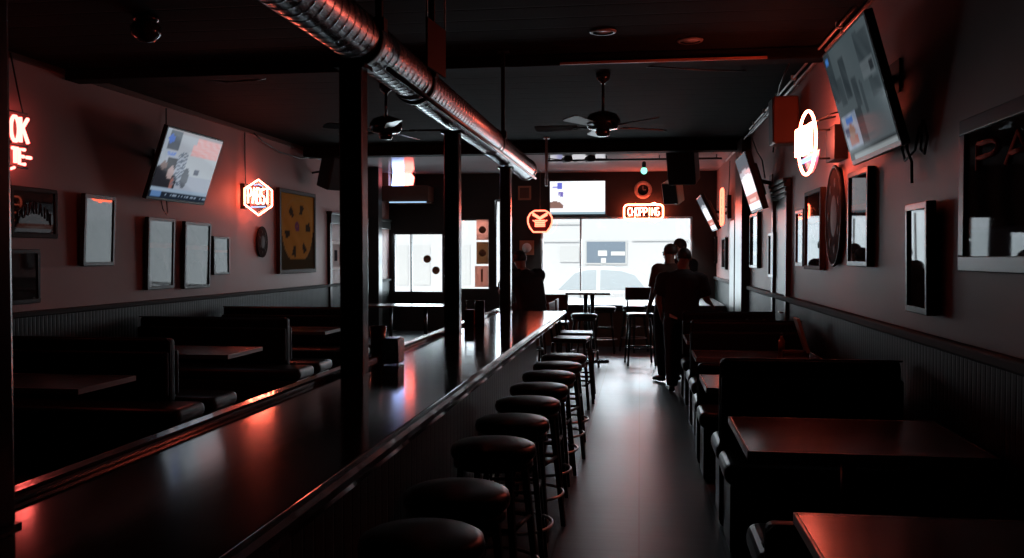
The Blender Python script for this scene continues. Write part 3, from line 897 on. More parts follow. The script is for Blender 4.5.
def pic_left(u, v):
    c = (.50, .56, .68)
    if v > .62: c = (.52, .56, .64)
    if rect(u, v, .45, 1, .38, .74): c = (.62, .68, .76)
    if rect(u, v, .5, .99, .68, .97) and not (u < .55 and v > .85): c = mixc((1.0, .38, .38), (.9, .66, .68), .5 + .5 * n1(u * 6, v * 9))
    if v > .95 or (u > .5 and v > .97): c = (.45, .42, .46)
    if u < .10: c = (.45, .52, .62)
    if rect(u, v, .06, .26, .72, .99): c = (.10, .12, .16)
    if ell(u, v, .10, .86, .05, .06): c = (.10, .22, .75)
    if rect(u, v, .10, .24, .62, .69): c = (.18, .3, .8) if n2(u * 12, v * 14) > -.1 else (.4, .5, .7)
    if rect(u, v, .14, .3, .42, .6): c = (.05, .055, .07)
    if ell(u, v, .10, .2, .27, .26): c = (.03, .03, .04)
    if ell(u, v, .10, .47, .05, .06): c = (.25, .17, .16)
    if ell(u, v, .24, .38, .05, .1): c = (.6, .45, .45)
    if ell(u, v, .31, .22, .03, .10): c = (.45, .2, .18)
    if rect(u, v, .30, .46, .2, .7) and n3(u * 14, v * 16) > .05: c = (.16, .2, .27)
    if ell(u, v, .5, .33, .06, .16): c = (.14, .16, .2)
    if ell(u, v, .68, .44, .05, .05): c = (.12, .14, .2)
    if v < .16: c = (.42, .55, .72)
    if v < .095: c = (.02, .03, .05)
    if rect(u, v, .02, .18, .02, .11): c = (.15, .3, .6)
    if .035 < v < .07 and u > .25 and n2(u * 30, 2) > 0: c = (.35, .45, .6)
    return c


def pic_right(u, v):                      # the big near television: a shop aisle with an inset picture
    c = mixc((.10, .14, .16), (.16, .20, .22), .5 + .5 * n1(u * 1.2, v * 1.2))
    for a, b, lo, hi, k in ((.30, .42, .50, .86, .9), (.0, .16, .50, .97, .85), (.16, .28, .45, .70, .6), (.46, .56, .40, .66, .8), (.60, .66, .34, .60, .7), (.70, .98, .66, .98, .7), (.80, .98, .44, .60, .6)):
        if rect(u, v + .12 * (u - .5), a, b, lo, hi): c = mixc(c, (.02, .03, .04), k * (.7 + .3 * n2(u * 5, v * 3)))
    if rect(u, v, .70, .95, .58, .70): c = mixc(c, (.25, .30, .33), .6)
    if rect(u, v, .86, .93, .60, .67): c = (.04, .05, .06)
    if ell(u, v, .06, .93, .035, .03): c = (.1, .35, 1.0)
    if rect(u, v, .36, .5, .10, .40): c = mixc(c, (.03, .04, .05), .7)
    if rect(u, v, .03, .36, .09, .39):
        c = mixc((.25, .35, .55), (.62, .70, .80), .5 + .5 * n2(u * 5, v * 4))
        if rect(u, v, .1, .3, .12, .2): c = (.50, .17, .12)
        if ell(u, v, .2, .25, .07, .06): c = (.42, .26, .20)
        if rect(u, v, .12, .28, .32, .38): c = (.1, .3, .85)
        if rect(u, v, .05, .14, .2, .3): c = (.10, .14, .25)
    if v < .08: c = (.03, .04, .045)
    if v < .03 and u > .1: c = (.5, .56, .58)  # pale line painted for the highlight along the bottom bezel
    return c


def pic_back(u, v):
    c = (.92, .93, .98)
    if n1(u * 9, v * 8) > .45: c = (.75, .77, .84)
    if rect(u, v, .14, .23, .76, .95) : c = (.12, .14, .55)
    if rect(u, v, .05, .14, .80, .84): c = (.3, .3, .65)
    if rect(u, v, .15, .24, .52, .67) and n2(u * 30, v * 20) > -.2: c = (.16, .13, .42)
    if ell(u, v, .09, .2, .16, .2) and v > .18 and u < .24: c = (.22, .12, .10)
    if v < .08: c = (.25, .36, .42)
    return c


def pic_far(u, v):
    c = (.85, .88, .95)
    if v > .70: c = (.10, .11, .13)
    if abs(v - .72 + .1 * abs(u - .5)) < .05: c = (.4, .42, .46)
    if rect(u, v, 0, 1, .12, .28): c = (.55, .18, .14)
    if rect(u, v, .2, .8, .16, .22): c = (.8, .5, .45)
    return c


S_left = screen_mat('screen_left', .55); S_right = screen_mat('screen_right', .42); S_back = screen_mat('screen_back', 1.3)
# left television: parallel to the wall, leaning forward
Xt, Xb = -4.88, -5.14
def line_pt(px, py, X): return P(px, py, X=X)
TLp, TRp = line_pt(165, 124, Xt), line_pt(221, 140, Xt); BRp, BLp = line_pt(207, 207, Xb), line_pt(149, 198, Xb)
y0, y1 = (TLp.y + BLp.y) / 2, (TRp.y + BRp.y) / 2; zt, zb = (TLp.z + TRp.z) / 2, (BLp.z + BRp.z) / 2
ym = (y0 + y1) / 2
television('television on the left wall tilted down showing a news broadcast', Vector((Xt, y0, zt)), Vector((Xt, y1, zt)), Vector((Xb, y1, zb)), Vector((Xb, y0, zb)), S_left, pic_left,
           back_to=Vector((XL, ym, (zt + zb) / 2 + .1)),
           cords=[([Vector((XL + .04, ym - .06, zb + .05)), Vector((XL + .08, ym - .08, zb - .08)), Vector((XL + .08, ym, zb - .14)), Vector((XL + .05, ym + .07, zb - .1)), Vector((XL + .03, ym + .08, zb + .1))], .007),
                  ([Vector((XL + .05, ym + .05, zt - .15)), Vector((XL + .04, ym + .08, zt + .1)), Vector((XL + .03, ym + .1, ZC - .07))], .008)])
# big near television on the right wall
Xt, Xb = 1.22, 1.43
FT, NT, NB, FB = P(823.5, 55, X=Xt), P(864.4, 7.5, X=Xt), P(901, 145.5, X=Xb), P(851, 167, X=Xb)
y1, y0 = (FT.y + FB.y) / 2, (NT.y + NB.y) / 2; zt, zb = (FT.z + NT.z) / 2, (FB.z + NB.z) / 2
ym = (y0 + y1) / 2
television('big television on the near right wall tilted down toward the booths', Vector((Xt, y1, zt)), Vector((Xt, y0, zt)), Vector((Xb, y0, zb)), Vector((Xb, y1, zb)), S_right, pic_right,
           back_to=Vector((XR, ym, (zt + zb) / 2 + .1)),
           cords=[([Vector((XR - .05, y0 + .22, zb + .12)), Vector((XR - .04, y0 + .16, zb - .02)), Vector((XR - .03, y0 + .12, zb - .08)), Vector((XR - .03, y0 + .11, zb - .20))], .009),
                  ([Vector((XR - .04, y0 - .12, zb + .12)), Vector((XR - .03, y0 - .16, zb + .02)), Vector((XR - .03, y0 - .11, zb - .06)), Vector((XR - .03, y0 - .04, zb - .03)), Vector((XR - .03, y0 - .05, zb + .08)), Vector((XR - .04, y0 - .10, zb + .12))], .008),
                  ([Vector((XR - .05, y0 + .35, zb + .15)), Vector((XR - .03, y0 + .25, zb - .06)), Vector((XR - .03, y0 + .06, zb - .02)), Vector((XR - .03, y0 - .02, zb + .1))], .008)])
# television above the front window
a = P(549, 180.5, Y=YB - .35); b = P(606, 215.5, Y=YB - .35)
television('bright white television mounted above the front window', Vector((a.x, YB - .35, a.z)), Vector((b.x, YB - .35, a.z)), Vector((b.x, YB - .31, b.z)), Vector((a.x, YB - .31, b.z)), S_back, pic_back,
           back_to=Vector(((a.x + b.x) / 2, YB - .014, (a.z + b.z) / 2)))
# two edge-on televisions on the far right wall
for lab, X_t, X_b, q in (('television halfway along the right wall, seen nearly edge-on', 1.17, 1.38, ((736, 158.5), (746, 150), (761, 210), (750.5, 214))),
                         ('farthest right wall television, a white sliver above the window corner', 1.02, 1.32, ((699, 195.5), (703.5, 192), (714, 231.5), (709.5, 232.5)))):
    FT, NT, NB, FB = (P(*q[0], X=X_t), P(*q[1], X=X_t), P(*q[2], X=X_b), P(*q[3], X=X_b))
    y1, y0 = (FT.y + FB.y) / 2, (NT.y + NB.y) / 2; zt, zb = (FT.z + NT.z) / 2, (FB.z + NB.z) / 2
    ym = (y0 + y1) / 2
    television(lab, Vector((X_t, y1, zt)), Vector((X_t, y0, zt)), Vector((X_b, y0, zb)), Vector((X_b, y1, zb)), S_back, pic_far,
               back_to=Vector((XR, ym, (zt + zb) / 2)), th=.07, cords=[([Vector((XR - .03, y0 + .2, zt)), Vector((XR - .02, y0 + .1, ZC - .1))], .008)])


# ================================================================== NEON SIGNS
def hexagon(w, h, t=.28):
    return [(0, h), (w, h * (1 - 2 * t)), (w, -h * (1 - 2 * t)), (0, -h), (-w, -h * (1 - 2 * t)), (-w, h * (1 - 2 * t))]
def densify(poly, k=4, closed=True):
    out = []
    n = len(poly)
    for i in range(n if closed else n - 1):
        a, b = poly[i], poly[(i + 1) % n]
        out += [(a[0] + (b[0] - a[0]) * j / k, a[1] + (b[1] - a[1]) * j / k) for j in range(k)]
    return out
def oval(w, h, n=32): return [(w * math.cos(2 * PI * k / n), h * math.sin(2 * PI * k / n)) for k in range(n)]
def rrect(w, h, r, n=6):
    o = []
    for cx, cy, a in ((w - r, h - r, 0), (-w + r, h - r, 90), (-w + r, -h + r, 180), (w - r, -h + r, 270)):
        o += [(cx + r * math.cos(math.radians(a + 90 * k / n)), cy + r * math.sin(math.radians(a + 90 * k / n))) for k in range(n + 1)]
    return o


# hexagon on the left wall, turned toward the room
c = P(258, 197.5, X=XL + .18)
NV = Vector((math.cos(math.radians(-32)), math.sin(math.radians(-32)), 0))
fn = fmap(c, NV); hw, hh = .215, (P(258, 179.5, X=c.x).z - P(258, 215, X=c.x).z) / 2
t = thing('neon_sign', 'hexagonal red neon beer sign with tall lettering on left wall', 'neon sign', c)
mb = MB(); mb.prism(hexagon(hw * .97, hh * .97), fn, -.03, -.022); mb.build('back_panel', M['glass'], t)
mb = MB(); mb.tube([fn(u, v, .012) for u, v in densify(hexagon(hw, hh))], .011, 8, closed=True); mb.build('border_tube', M['neon_pink'], t)
mb = MB(); letters(mb, 'PABST', fn, -hw * .78, -hh * .34, hw * 1.56, hh * .86, .22, .0095, .012); mb.build('lettering', M['neon_text'], t)
mb = MB(); mb.tube([fn(-hw * .5, -hh * .56, .01), fn(hw * .5, -hh * .50, .01)], .010, 6); mb.tube([fn(-hw * .3, hh * .68, .01), fn(0, hh * .74, .01), fn(hw * .3, hh * .66, .01)], .007, 6); mb.build('blue_ribbon_tube', M['neon_blue'], t)
mb = MB(); cb = fn(-hw * .4, 0, -.06); mb.box(XL + .001, XL + .07, c.y - .17, c.y - .02, c.z - .16, c.z + .18)
mb.tube([Vector((XL + .05, c.y - .1, c.z + .1)), fn(-hw * .5, .1, -.026)], .008, 6); mb.tube([Vector((XL + .05, c.y - .1, c.z - .1)), fn(-hw * .5, -.1, -.026)], .008, 6)
mb.build('transformer', M['black'], t, bevel=.006)
mb = MB(); mb.tube([Vector((XL + .03, c.y - .06, c.z + .18)), Vector((XL + .02, c.y - .05, c.z + .5)), Vector((XL + .02, c.y - .05, ZC - .06))], .008, 6); mb.build('power_cord', M['cord'], t)

# left edge sign: OK / TE-
c = P(17, 141, X=XL + .12); fn = fmap(c, (1, 0, 0))
up = lambda px: P(px, 141, X=c.x).y - c.y
vp = lambda py: P(17, py, X=c.x).z - c.z
t = thing('neon_sign', 'red neon sign with stacked letters at the left edge of the photo', 'neon sign', c)
mb = MB(); letters(mb, 'OK', fn, up(9), vp(142), up(26) - up(9), vp(117) - vp(142), .22, .016, .02); letters(mb, 'TE-', fn, up(10), vp(163.5), up(29) - up(10), vp(149) - vp(163.5), .25, .016, .02)
mb.tube([fn(up(8), vp(170), .02), fn(up(12), vp(168), .02)], .012, 6); mb.build('lettering', emit('neon_tube_dim_red', (1.0, .12, .10), 9), t)
for k in (112, 145, 167):
    mb = MB(); mb.tube([fn(up(3), vp(k), -.005), fn(up(28), vp(k), -.005)], .008, 6); mb.build('support_bar', M['black'], t)
mb = MB(); mb.tube([fn(0, 0, -.01), Vector((XL, c.y, c.z))], .015, 8); mb.build('wall_bracket', M['black'], t)
mb = MB(); mb.tube([fn(up(25), vp(112), -.015), fn(up(24), vp(100), -.03), Vector((XL + .03, c.y + .05, ZC - .01))], .007, 6); mb.build('power_cord', M['cord'], t)

# oval on the right wall
XO = XR - .26
c = P(808.5, 143, X=XO); zt, zb = P(806.5, 112, X=XO).z, P(806.5, 174, X=XO).z; hh = (zt - zb) / 2
NV = Vector((-1, -.10, 0)); fn = fmap(c, NV); hw = .235
t = thing('neon_sign', 'oval pink neon beer sign projecting from the right wall', 'neon sign', c)
mb = MB(); mb.prism([(u, min(v, -hh * .3)) for u, v in oval(hw * .96, hh * .96)], fn, -.03, -.022); mb.build('back_panel', M['sign_purple'], t)
mb = MB(); mb.tube([fn(u, v, .012) for u, v in oval(hw, hh)], .011, 8, closed=True); mb.build('border_tube', M['neon_pink'], t)
mb = MB(); letters(mb, 'PABST', fn, -hw * .92, -hh * .36, hw * 1.84, hh * .86, .2, .012, .035); letters(mb, 'PABST', fn, -hw * .9, -hh * .34, hw * 1.84, hh * .86, .2, .010, .03); mb.build('lettering', M['neon_text'], t)
mb = MB(); mb.tube([fn(-hw * .6, -hh * .55, .012), fn(hw * .6, -hh * .5, .012)], .018, 6); mb.build('blue_ribbon_tube', M['neon_blue'], t)
mb = MB(); mb.box(XR - .10, XR - .001, c.y - .16, c.y + .16, c.z - .14, c.z + .12)
for dz in (-.12, .10): mb.tube([Vector((XR - .03, c.y, c.z + dz)), fn(0, dz, -.03)], .009, 6)
for dy in (-.14, .14): mb.tube([Vector((XR - .03, c.y + dy, c.z + .22)), Vector((XR - .12, c.y + dy, c.z + .2)), fn(dy, .15, -.03)], .007, 6)
mb.build('transformer', M['black'], t, bevel=.006)
mb = MB(); mb.tube([Vector((XR - .03, c.y - .05, c.z + .1)), Vector((XR - .03, c.y - .06, c.z + .35)), Vector((XR - .03, c.y + .02, c.z + .6)), Vector((XR - .04, c.y + .15, ZC - .07))], .009, 6); mb.build('power_cord', M['cord'], t)

# rounded rectangle over the front window
YS = YB - .12
c = P(643.5, 212, Y=YS); fn = fmap(c, (0, -1, 0)); hw = (P(663, 212, Y=YS).x - P(624, 212, Y=YS).x) / 2; hh = (P(643, 203.5, Y=YS).z - P(643, 220.5, Y=YS).z) / 2
t = thing('neon_sign', 'rectangular red neon sign with wide lettering above the front window', 'neon sign', c)
mb = MB(); mb.tube([fn(u, v, .012) for u, v in rrect(hw, hh * .86, hh * .45)], .017, 8, closed=True)
mb.tube([fn(-hw * .45, -hh * .55, .012), fn(-hw * .4, -hh * .92, .012), fn(hw * .25, -hh * .92, .012), fn(hw * .3, -hh * .6, .012)], .012, 6)
mb.tube([fn(hw * .42, hh * .98, .012), fn(hw * .6, hh * 1.05, .012), fn(hw * .66, hh * .8, .012)], .014, 6)
mb.tube([fn(hw * .42, -hh * 1.0, .012), fn(hw * .6, -hh * 1.12, .012), fn(hw * .66, -hh * .8, .012)], .014, 6); mb.build('border_tube', M['neon_red'], t)
mb = MB(); letters(mb, 'CHOPPING', fn, -hw * .8, -hh * .42, hw * 1.6, hh * .92, .25, .012, .014); mb.build('lettering', M['neon_text'], t)
mb = MB(); mb.prism(rrect(hw * .98, hh * .82, hh * .4), fn, -.03, -.022); mb.build('back_panel', M['glass'], t)
mb = MB()
for s in (-.7, .7): mb.tube([fn(hw * s, hh * .5, -.028), Vector((fn(hw * s, 0).x, YB, fn(0, hh * .5).z))], .01, 6)
mb.build('standoff', M['black'], t)

# round badge hanging at the window corner
YS = YB - .48
c = P(540, 221.5, Y=YS); fn = fmap(c, (0, -1, 0)); hw = (P(552, 221, Y=YS).x - P(528, 221, Y=YS).x) / 2; hh = (P(540, 211, Y=YS).z - P(540, 232.5, Y=YS).z) / 2
t = thing('neon_sign', 'round orange neon badge hanging by a cord at window corner', 'neon sign', c)
out = [(-.45, 1), (.45, 1), (.8, .75), (1, .35), (1, -.1), (.85, -.55), (.55, -.98), (-.55, -.98), (-.85, -.55), (-1, -.1), (-1, .35), (-.8, .75)]
mb = MB(); mb.tube([fn(u * hw, v * hh, .012) for u, v in densify(out, 2)], .016, 8, closed=True); mb.build('border_tube', M['neon_orange'], t)
mb = MB()
for dv in (0, .14): mb.tube([fn(-.62 * hw, (.78 - dv) * hh, .012), fn(0, (.36 - dv) * hh, .012), fn(.62 * hw, (.78 - dv) * hh, .012)], .020, 6)
mb.build('chevron_tube', M['neon_orange'], t)
mb = MB()
for k in range(4): mb.tube([fn(-.42 * hw, (.08 - k * .17) * hh, .012), fn(.42 * hw, (.08 - k * .17) * hh, .012)], .017, 6)
mb.tube([fn(-.6 * hw, .12 * hh, .012), fn(-.42 * hw, .0, .012)], .012, 6); mb.tube([fn(.6 * hw, .12 * hh, .012), fn(.42 * hw, .0, .012)], .012, 6)
mb.build('centre_tube', M['neon_orange'], t)
mb = MB(); mb.prism([(u * hw * .96, v * hh * .96) for u, v in out], fn, -.03, -.022); mb.build('back_panel', M['sign_back'], t)
mb = MB(); mb.tube([fn(0, hh, -.01), fn(0, hh + .45, -.01), Vector((c.x, YS + .02, ZC))], .008, 6); mb.build('hanging_cord', M['tin'], t)

# sign on the far right wall, seen edge-on
XO = XR - .14
c = P(722.5, 207, X=XO); zt, zb = P(720, 190, X=XO).z, P(720, 225, X=XO).z; hh = (zt - zb) / 2
fn = fmap(c, (-1, 0, 0)); hw = .22
t = thing('neon_sign', 'red neon sign seen edge-on between the two far right televisions', 'neon sign', c)
mb = MB(); mb.tube([fn(u, v, .012) for u, v in rrect(hw, hh, hh * .3)], .016, 8, closed=True)
for k in range(3): mb.tube([fn(-hw * .7, (.5 - k * .5) * hh, .02), fn(hw * .7, (.5 - k * .5) * hh, .02)], .014, 6)
mb.build('border_tube', M['neon_orange'], t)
mb = MB(); mb.prism(rrect(hw * .97, hh * .97, hh * .28), fn, -.03, -.02); mb.build('back_panel', M['glass'], t)
mb = MB(); mb.box(XR - .06, XR - .001, c.y - .12, c.y + .12, c.z - .2, c.z + .2); mb.tube([fn(0, 0, -.03), Vector((XR - .03, c.y, c.z))], .012, 6); mb.build('transformer', M['black'], t)

# cluster at the far left: lit sign standing on a wall shelf
YS = YB - .55
a, b = P(378, 186, Y=YS), P(428, 203, Y=YS)
t = thing('wall_shelf', 'dark brown wall shelf above the left window with blue lit underside', 'shelf', ((a.x + b.x) / 2, YS, b.z))
mb = MB(); mb.box(a.x, b.x, YS, YB - .001, b.z + .05, a.z); mb.build('cabinet', M['tin'], t, bevel=.01)
mb = MB(); mb.box(a.x + .3, b.x, YS - .005, YB - .001, b.z, b.z + .03); mb.build('valance', M['tin'], t)
mb = MB(); mb.tube([(a.x + .25, YS - .02, b.z + .02), (b.x - .03, YS - .02, b.z + .02)], .014, 8); mb.build('light_strip', emit('blue_white_strip', (.45, .7, 1.0), 1.0), t)
c = P(403, 177, Y=YS + .25); fn = fmap((c.x, YS + .25, a.z + .19), (0, -1, 0))
t = thing('lit_sign', 'small white and red lit sign standing on the far left shelf', 'sign', (c.x, YS + .25, a.z))
mb = MB(); mb.prism([(-.24, -.17), (.03, -.18), (.03, .16), (-.20, .19)], fn, 0, .03); mb.build('white_panel', emit('lit_white_panel', (.40, .52, 1), 6), t)
mb = MB(); mb.prism([(.03, -.18), (.22, -.16), (.25, .0), (.16, .12), (.03, .16)], fn, 0, .03); mb.build('red_panel', emit('lit_red_panel', (1, .15, .12), 8), t)
mb = MB(); mb.box(c.x - .2, c.x + .2, YS + .25, YS + .33, a.z, a.z + .02); mb.prism([(-.25, -.19), (.26, -.19), (.26, .2), (-.25, .2)], fn, -.04, -.002); mb.build('housing', M['black'], t)
d = P(389, 178, Y=YS + .1)
t = thing('storage_box', 'brown box standing left of the lit sign on far shelf', 'box', (d.x - .15, YS + .1, a.z))
mb = MB(); mb.box(d.x - .33, d.x + .0, YS + .06, YS + .4, a.z, a.z + .36); mb.build('carton', M['redbox'], t, bevel=.006)
mb = MB(); mb.box(d.x - .335, d.x + .005, YS + .055, YS + .405, a.z + .36, a.z + .39); mb.build('lid', M['redbox'], t, bevel=.004)

# ================================================================== HEADER DETAILS
c = P(643, 190, Y=YB - .01)
t = thing('ring_clock', 'round red-lit ring clock on the header above rectangular neon sign', 'clock', c)
mb = MB(); R = .145
mb.tube([c + Vector((R * math.cos(k * PI / 20), -.03, R * math.sin(k * PI / 20))) for k in range(40)], .038, 10, closed=True); mb.build('rim', M['beige'], t)
mb = MB(); mb.lathe([(0, .005), (.14, .005), (.14, .012), (0, .012)], c, 28, axis=(0, -1, 0)); mb.build('face', M['black'], t)
mb = MB(); mb.box(c.x - .006, c.x + .006, c.y - .02, c.y - .014, c.z, c.z + .09); mb.box(c.x, c.x + .06, c.y - .02, c.y - .014, c.z - .006, c.z + .006); mb.build('hand', M['beige'], t)
# orange light square left of the television
a, b = P(518, 186, Y=YB - .02), P(531, 200, Y=YB - .02)
t = thing('wall_plaque', 'small brown plaque on header left of the white television', 'plaque', (a.x, YB, b.z))
mb = MB(); mb.box(a.x, b.x, YB - .03, YB - .001, b.z, a.z); mb.build('board', M['redbox'], t, bevel=.008)
mb = MB(); mb.box(a.x + .04, b.x - .04, YB - .035, YB - .03, b.z + .04, a.z - .04); mb.build('inset', M['tin'], t)
# orange notice with circle beside seated person
a, b = P(519.5, 240.5, Y=YB - .012), P(534, 255, Y=YB - .012)
t = thing('wall_notice', 'small orange square notice with a pale circle by the window', 'notice', (a.x, YB, b.z))
mb = MB(); mb.box(a.x, b.x, YB - .012, YB - .001, b.z, a.z); mb.build('sheet', M['redbox'], t)
mb = MB(); mb.lathe([(0, .013), (.10, .013), (.10, .016), (0, .016)], ((a.x + b.x) / 2, YB, (a.z + b.z) / 2), 24, axis=(0, -1, 0)); mb.build('pale_disc', M['paper'], t)
# notices taped to the third window
for k, (x0, x1, yt, yb_, mm, lab) in enumerate(((476.5, 488.5, 219.5, 240, 'paper_r', 'pink notice, topmost of three taped in the narrow left window'),
                                              (476.5, 488.5, 242, 264, 'paper_b', 'brown notice, middle of three taped in the narrow left window'),
                                              (475, 488.5, 266, 287, 'paper_r', 'pink notice, lowest of three taped in the narrow left window'))):
    a, b = P(x0, yt, Y=YB + .04), P(x1, yb_, Y=YB + .04)
    t = thing('taped_notice', lab, 'notice', (a.x, YB + .04, b.z), 'notices taped in the narrow window')
    mb = MB(); mb.box(a.x, b.x, YB + .03, YB + .034, b.z, a.z); mb.build('sheet', M[mm], t)
    mb = MB(); w = b.x - a.x; hgt = a.z - b.z
    if k == 2: mb.box(a.x + w * .45, a.x + w * .6, YB + .026, YB + .03, b.z + hgt * .25, b.z + hgt * .85)
    else:
        mb.lathe([(0, 0), (w * .3, 0), (w * .3, .003), (0, .003)], (a.x + w / 2, YB + .03, b.z + hgt * .5), 20, axis=(0, -1, 0))
    mb.build('printed_mark', M['sticker'], t)
# round stickers on the left window
for px, py, lab in ((427.3, 259, 'upper round brown sticker on the left window glass'), (436, 270.3, 'lower round brown sticker on the left window glass')):
    c = P(px, py, Y=YB + .085)
    mb = MB(); mb.lathe([(0, 0), (.085, 0), (.085, .004), (.07, .005), (.07, .003), (0, .003)], c, 24, axis=(0, -1, 0)); tag(mb.build('window_sticker', M['sticker']), lab, 'sticker', 'round stickers on the left window')

# ================================================================== CEILING THINGS
def fan(label, c, ang):
    t = thing('ceiling_fan', label, 'ceiling fan', c)
    x, y, z = c
    mb = MB(); mb.lathe([(0, ZC - .001), (.07, ZC - .001), (.06, ZC - .06), (.02, ZC - .09), (.02, ZC - .1)][::-1], (x, y, 0), 20); mb.build('canopy', M['blackmetal'], t)
    mb = MB(); mb.tube([(x, y, z + .1), (x, y, ZC - .06)], .014, 10); mb.build('downrod', M['blackmetal'], t)
    mb = MB(); mb.lathe([(0, .12), (.05, .12), (.13, .09), (.165, .04), (.165, -.01), (.14, -.045), (.06, -.06), (0, -.06)], (x, y, z), 28); mb.build('motor_housing', M['blackmetal'], t)
    mb = MB(); mb.lathe([(.06, -.055), (.075, -.075), (.06, -.11), (.03, -.12), (0, -.12)], (x, y, z), 20); mb.build('switch_cup', M['blackmetal'], t)
    for k in range(5):
        a = ang + k * 2 * PI / 5; u = Vector((math.cos(a), math.sin(a), 0)); w = Vector((-math.sin(a), math.cos(a), .22)).normalized(); nn = u.cross(w)
        mb = MB(); mb.obox(Vector(c) + u * .20 - Vector((0, 0, .03)), u, w, nn, .09, .02, .004); br_ = mb.build('blade_arm', M['blackmetal'], t)
        mb = MB(); poly = [(.24, -.05), (.62, -.075), (.66, -.06), (.67, 0), (.66, .06), (.62, .075), (.24, .05)]
        mb.prism(poly, lambda p, q, n: Vector(c) - Vector((0, 0, .03)) + u * p + w * q + nn * n, .002, .010); mb.build('blade', M['darkwood'], t)
    return t


c = P(603, 124, Z=2.86); fan('dark ceiling fan hanging right of the spiral duct', c, .5)
c = P(386, 128, Z=2.90); fan('dark ceiling fan left of the duct between two posts', c, .1)

for px, py, lab in ((690, 40, 'unlit recessed ceiling light above the aisle, right one'), (603, 31, 'unlit recessed ceiling light above the aisle, left one')):
    c = P(px, py, Z=ZC + .001)
    t = thing('recessed_light', lab, 'ceiling light', c)
    mb = MB(); mb.lathe([(.075, -.001), (.105, -.001), (.10, -.012), (.08, -.014)], c, 28, cap=False); mb.build('trim_ring', M['trimring'], t)
    mb = MB(); mb.lathe([(0, -.004), (.08, -.004), (.08, -.001), (0, -.001)], c, 24); mb.build('lens', M['globe'], t)
c = P(146, 33, Z=ZC - .12)
t = thing('ceiling_lamp', 'unlit glass dome ceiling lamp at the upper left', 'ceiling light', (c.x, c.y, ZC))
mb = MB(); mb.lathe([(.09, ZC - .001), (.09, ZC - .03), (.07, ZC - .04)], (c.x, c.y, 0), 24); mb.build('base', M['blackmetal'], t)
mb = MB(); mb.lathe([(.075, ZC - .035), (.11, ZC - .08), (.10, ZC - .14), (.05, ZC - .18), (0, ZC - .19)], (c.x, c.y, 0), 24); mb.build('dome', mat('dark_smoked_glass', (.03, .02, .015), .08), t)
# hanging panel beside the duct
yq = P(436, 60, X=-.95).y
a, b = P(430.5, 22, X=-.98), P(441, 70, X=-.9)
t = thing('hanging_board', 'thin dark brown board hanging from the ceiling beside the duct', 'panel', ((a.x + b.x) / 2, a.y, b.z))
y = P(436, 45, X=-1.0).y
xa, xb = P(430.5, 45, Y=y).x, P(441.5, 45, Y=y).x; za, zb_ = min(ZC - .05, P(436, 22, Y=y).z), P(436, 70, Y=y).z
mb = MB(); mb.hexa([(xa, y - .1, zb_), (xa + .01, y - .1, zb_), (xb - .01, y + .1, zb_ - .02), (xb, y + .1, zb_ - .02), (xa, y - .1, za), (xa + .01, y - .1, za), (xb - .01, y + .1, za - .02), (xb, y + .1, za - .02)]); mb.build('board', M['tin'], t)
mb = MB(); mb.tube([(xa + .005, y - .1, za), (xa + .005, y - .1, ZC)], .005, 6); mb.tube([(xb - .005, y + .1, za - .02), (xb - .005, y + .1, ZC)], .005, 6); mb.build('hanger_wire', M['steel'], t)
# bright conduit pipes along the top of the right wall
for k, (x, z, y0, y1, lab) in enumerate(((XR - .03, ZC - .04, 4.0, 16.5, 'pale conduit pipe along the top of the right wall'),
                                        (XR - .09, ZC - .03, 6.5, 12.5, 'second thinner conduit running beside the right wall conduit'))):
    mb = MB(); mb.tube([(x, y0, z), (x, y1, z)], .016 - .006 * k, 10)
    for j in range(6): yy = y0 + (y1 - y0) * (j + .5) / 6; mb.box(x - .022, x + .022, yy - .02, yy + .02, z - .02, ZC - .001 if k else z + .02)
    tag(mb.build('conduit_pipe', M['conduit']), lab, 'pipe')
# loose cables under the right ceiling
mb = MB(); yy = P(770, 120, X=XR - .12).y
mb.tube([(XR - .25, yy - 2.2, ZC - .02), (XR - .22, yy - 1.4, ZC - .10), (XR - .14, yy - .6, ZC - .12), (XR - .10, yy + .5, ZC - .08), (XR - .16, yy + 1.6, ZC - .16), (XR - .10, yy + 2.6, ZC - .09), (XR - .06, yy + 3.5, ZC - .1)], .009, 6)
tag(mb.build('loose_cable', M['cord']), 'loose black cable sagging below the right wall conduit', 'cable')
mb = MB()
mb.tube([P(752, 138, X=XR - .04), P(757, 152, X=XR - .05), P(762, 160, X=XR - .04), P(765, 178, X=XR - .03)], .009, 6)
tag(mb.build('loose_cable', M['cord']), 'black cable dropping behind the second right television', 'cable')
# left wall cables
mb = MB()
pts = [P(254, 133, X=XL + .05), P(262, 141, X=XL + .06), P(280, 152, X=XL + .06), P(300, 158, X=XL + .06), P(315, 157, X=XL + .06), P(322, 160, X=XL + .08)]
mb.tube(pts, .010, 6); tag(mb.build('loose_cable', M['cord']), 'black cable swagging along the left wall to the speaker', 'cable')
mb = MB(); mb.tube([P(205, 80, Z=ZC), P(228, 82, Z=ZC - .10), P(255, 80, Z=ZC - .10), P(275, 76, Z=ZC)], .010, 6); tag(mb.build('loose_cable', M['cord']), 'black cable drooping under the left ceiling beam', 'cable')
mb = MB(); mb.tube([P(600, 66, Z=ZC), P(660, 67, Z=ZC - .12), P(700, 70, Z=ZC - .15), P(745, 71, Z=ZC)], .007, 6); tag(mb.build('loose_cable', M['cord']), 'black cable drooping under the beam above the aisle', 'cable')


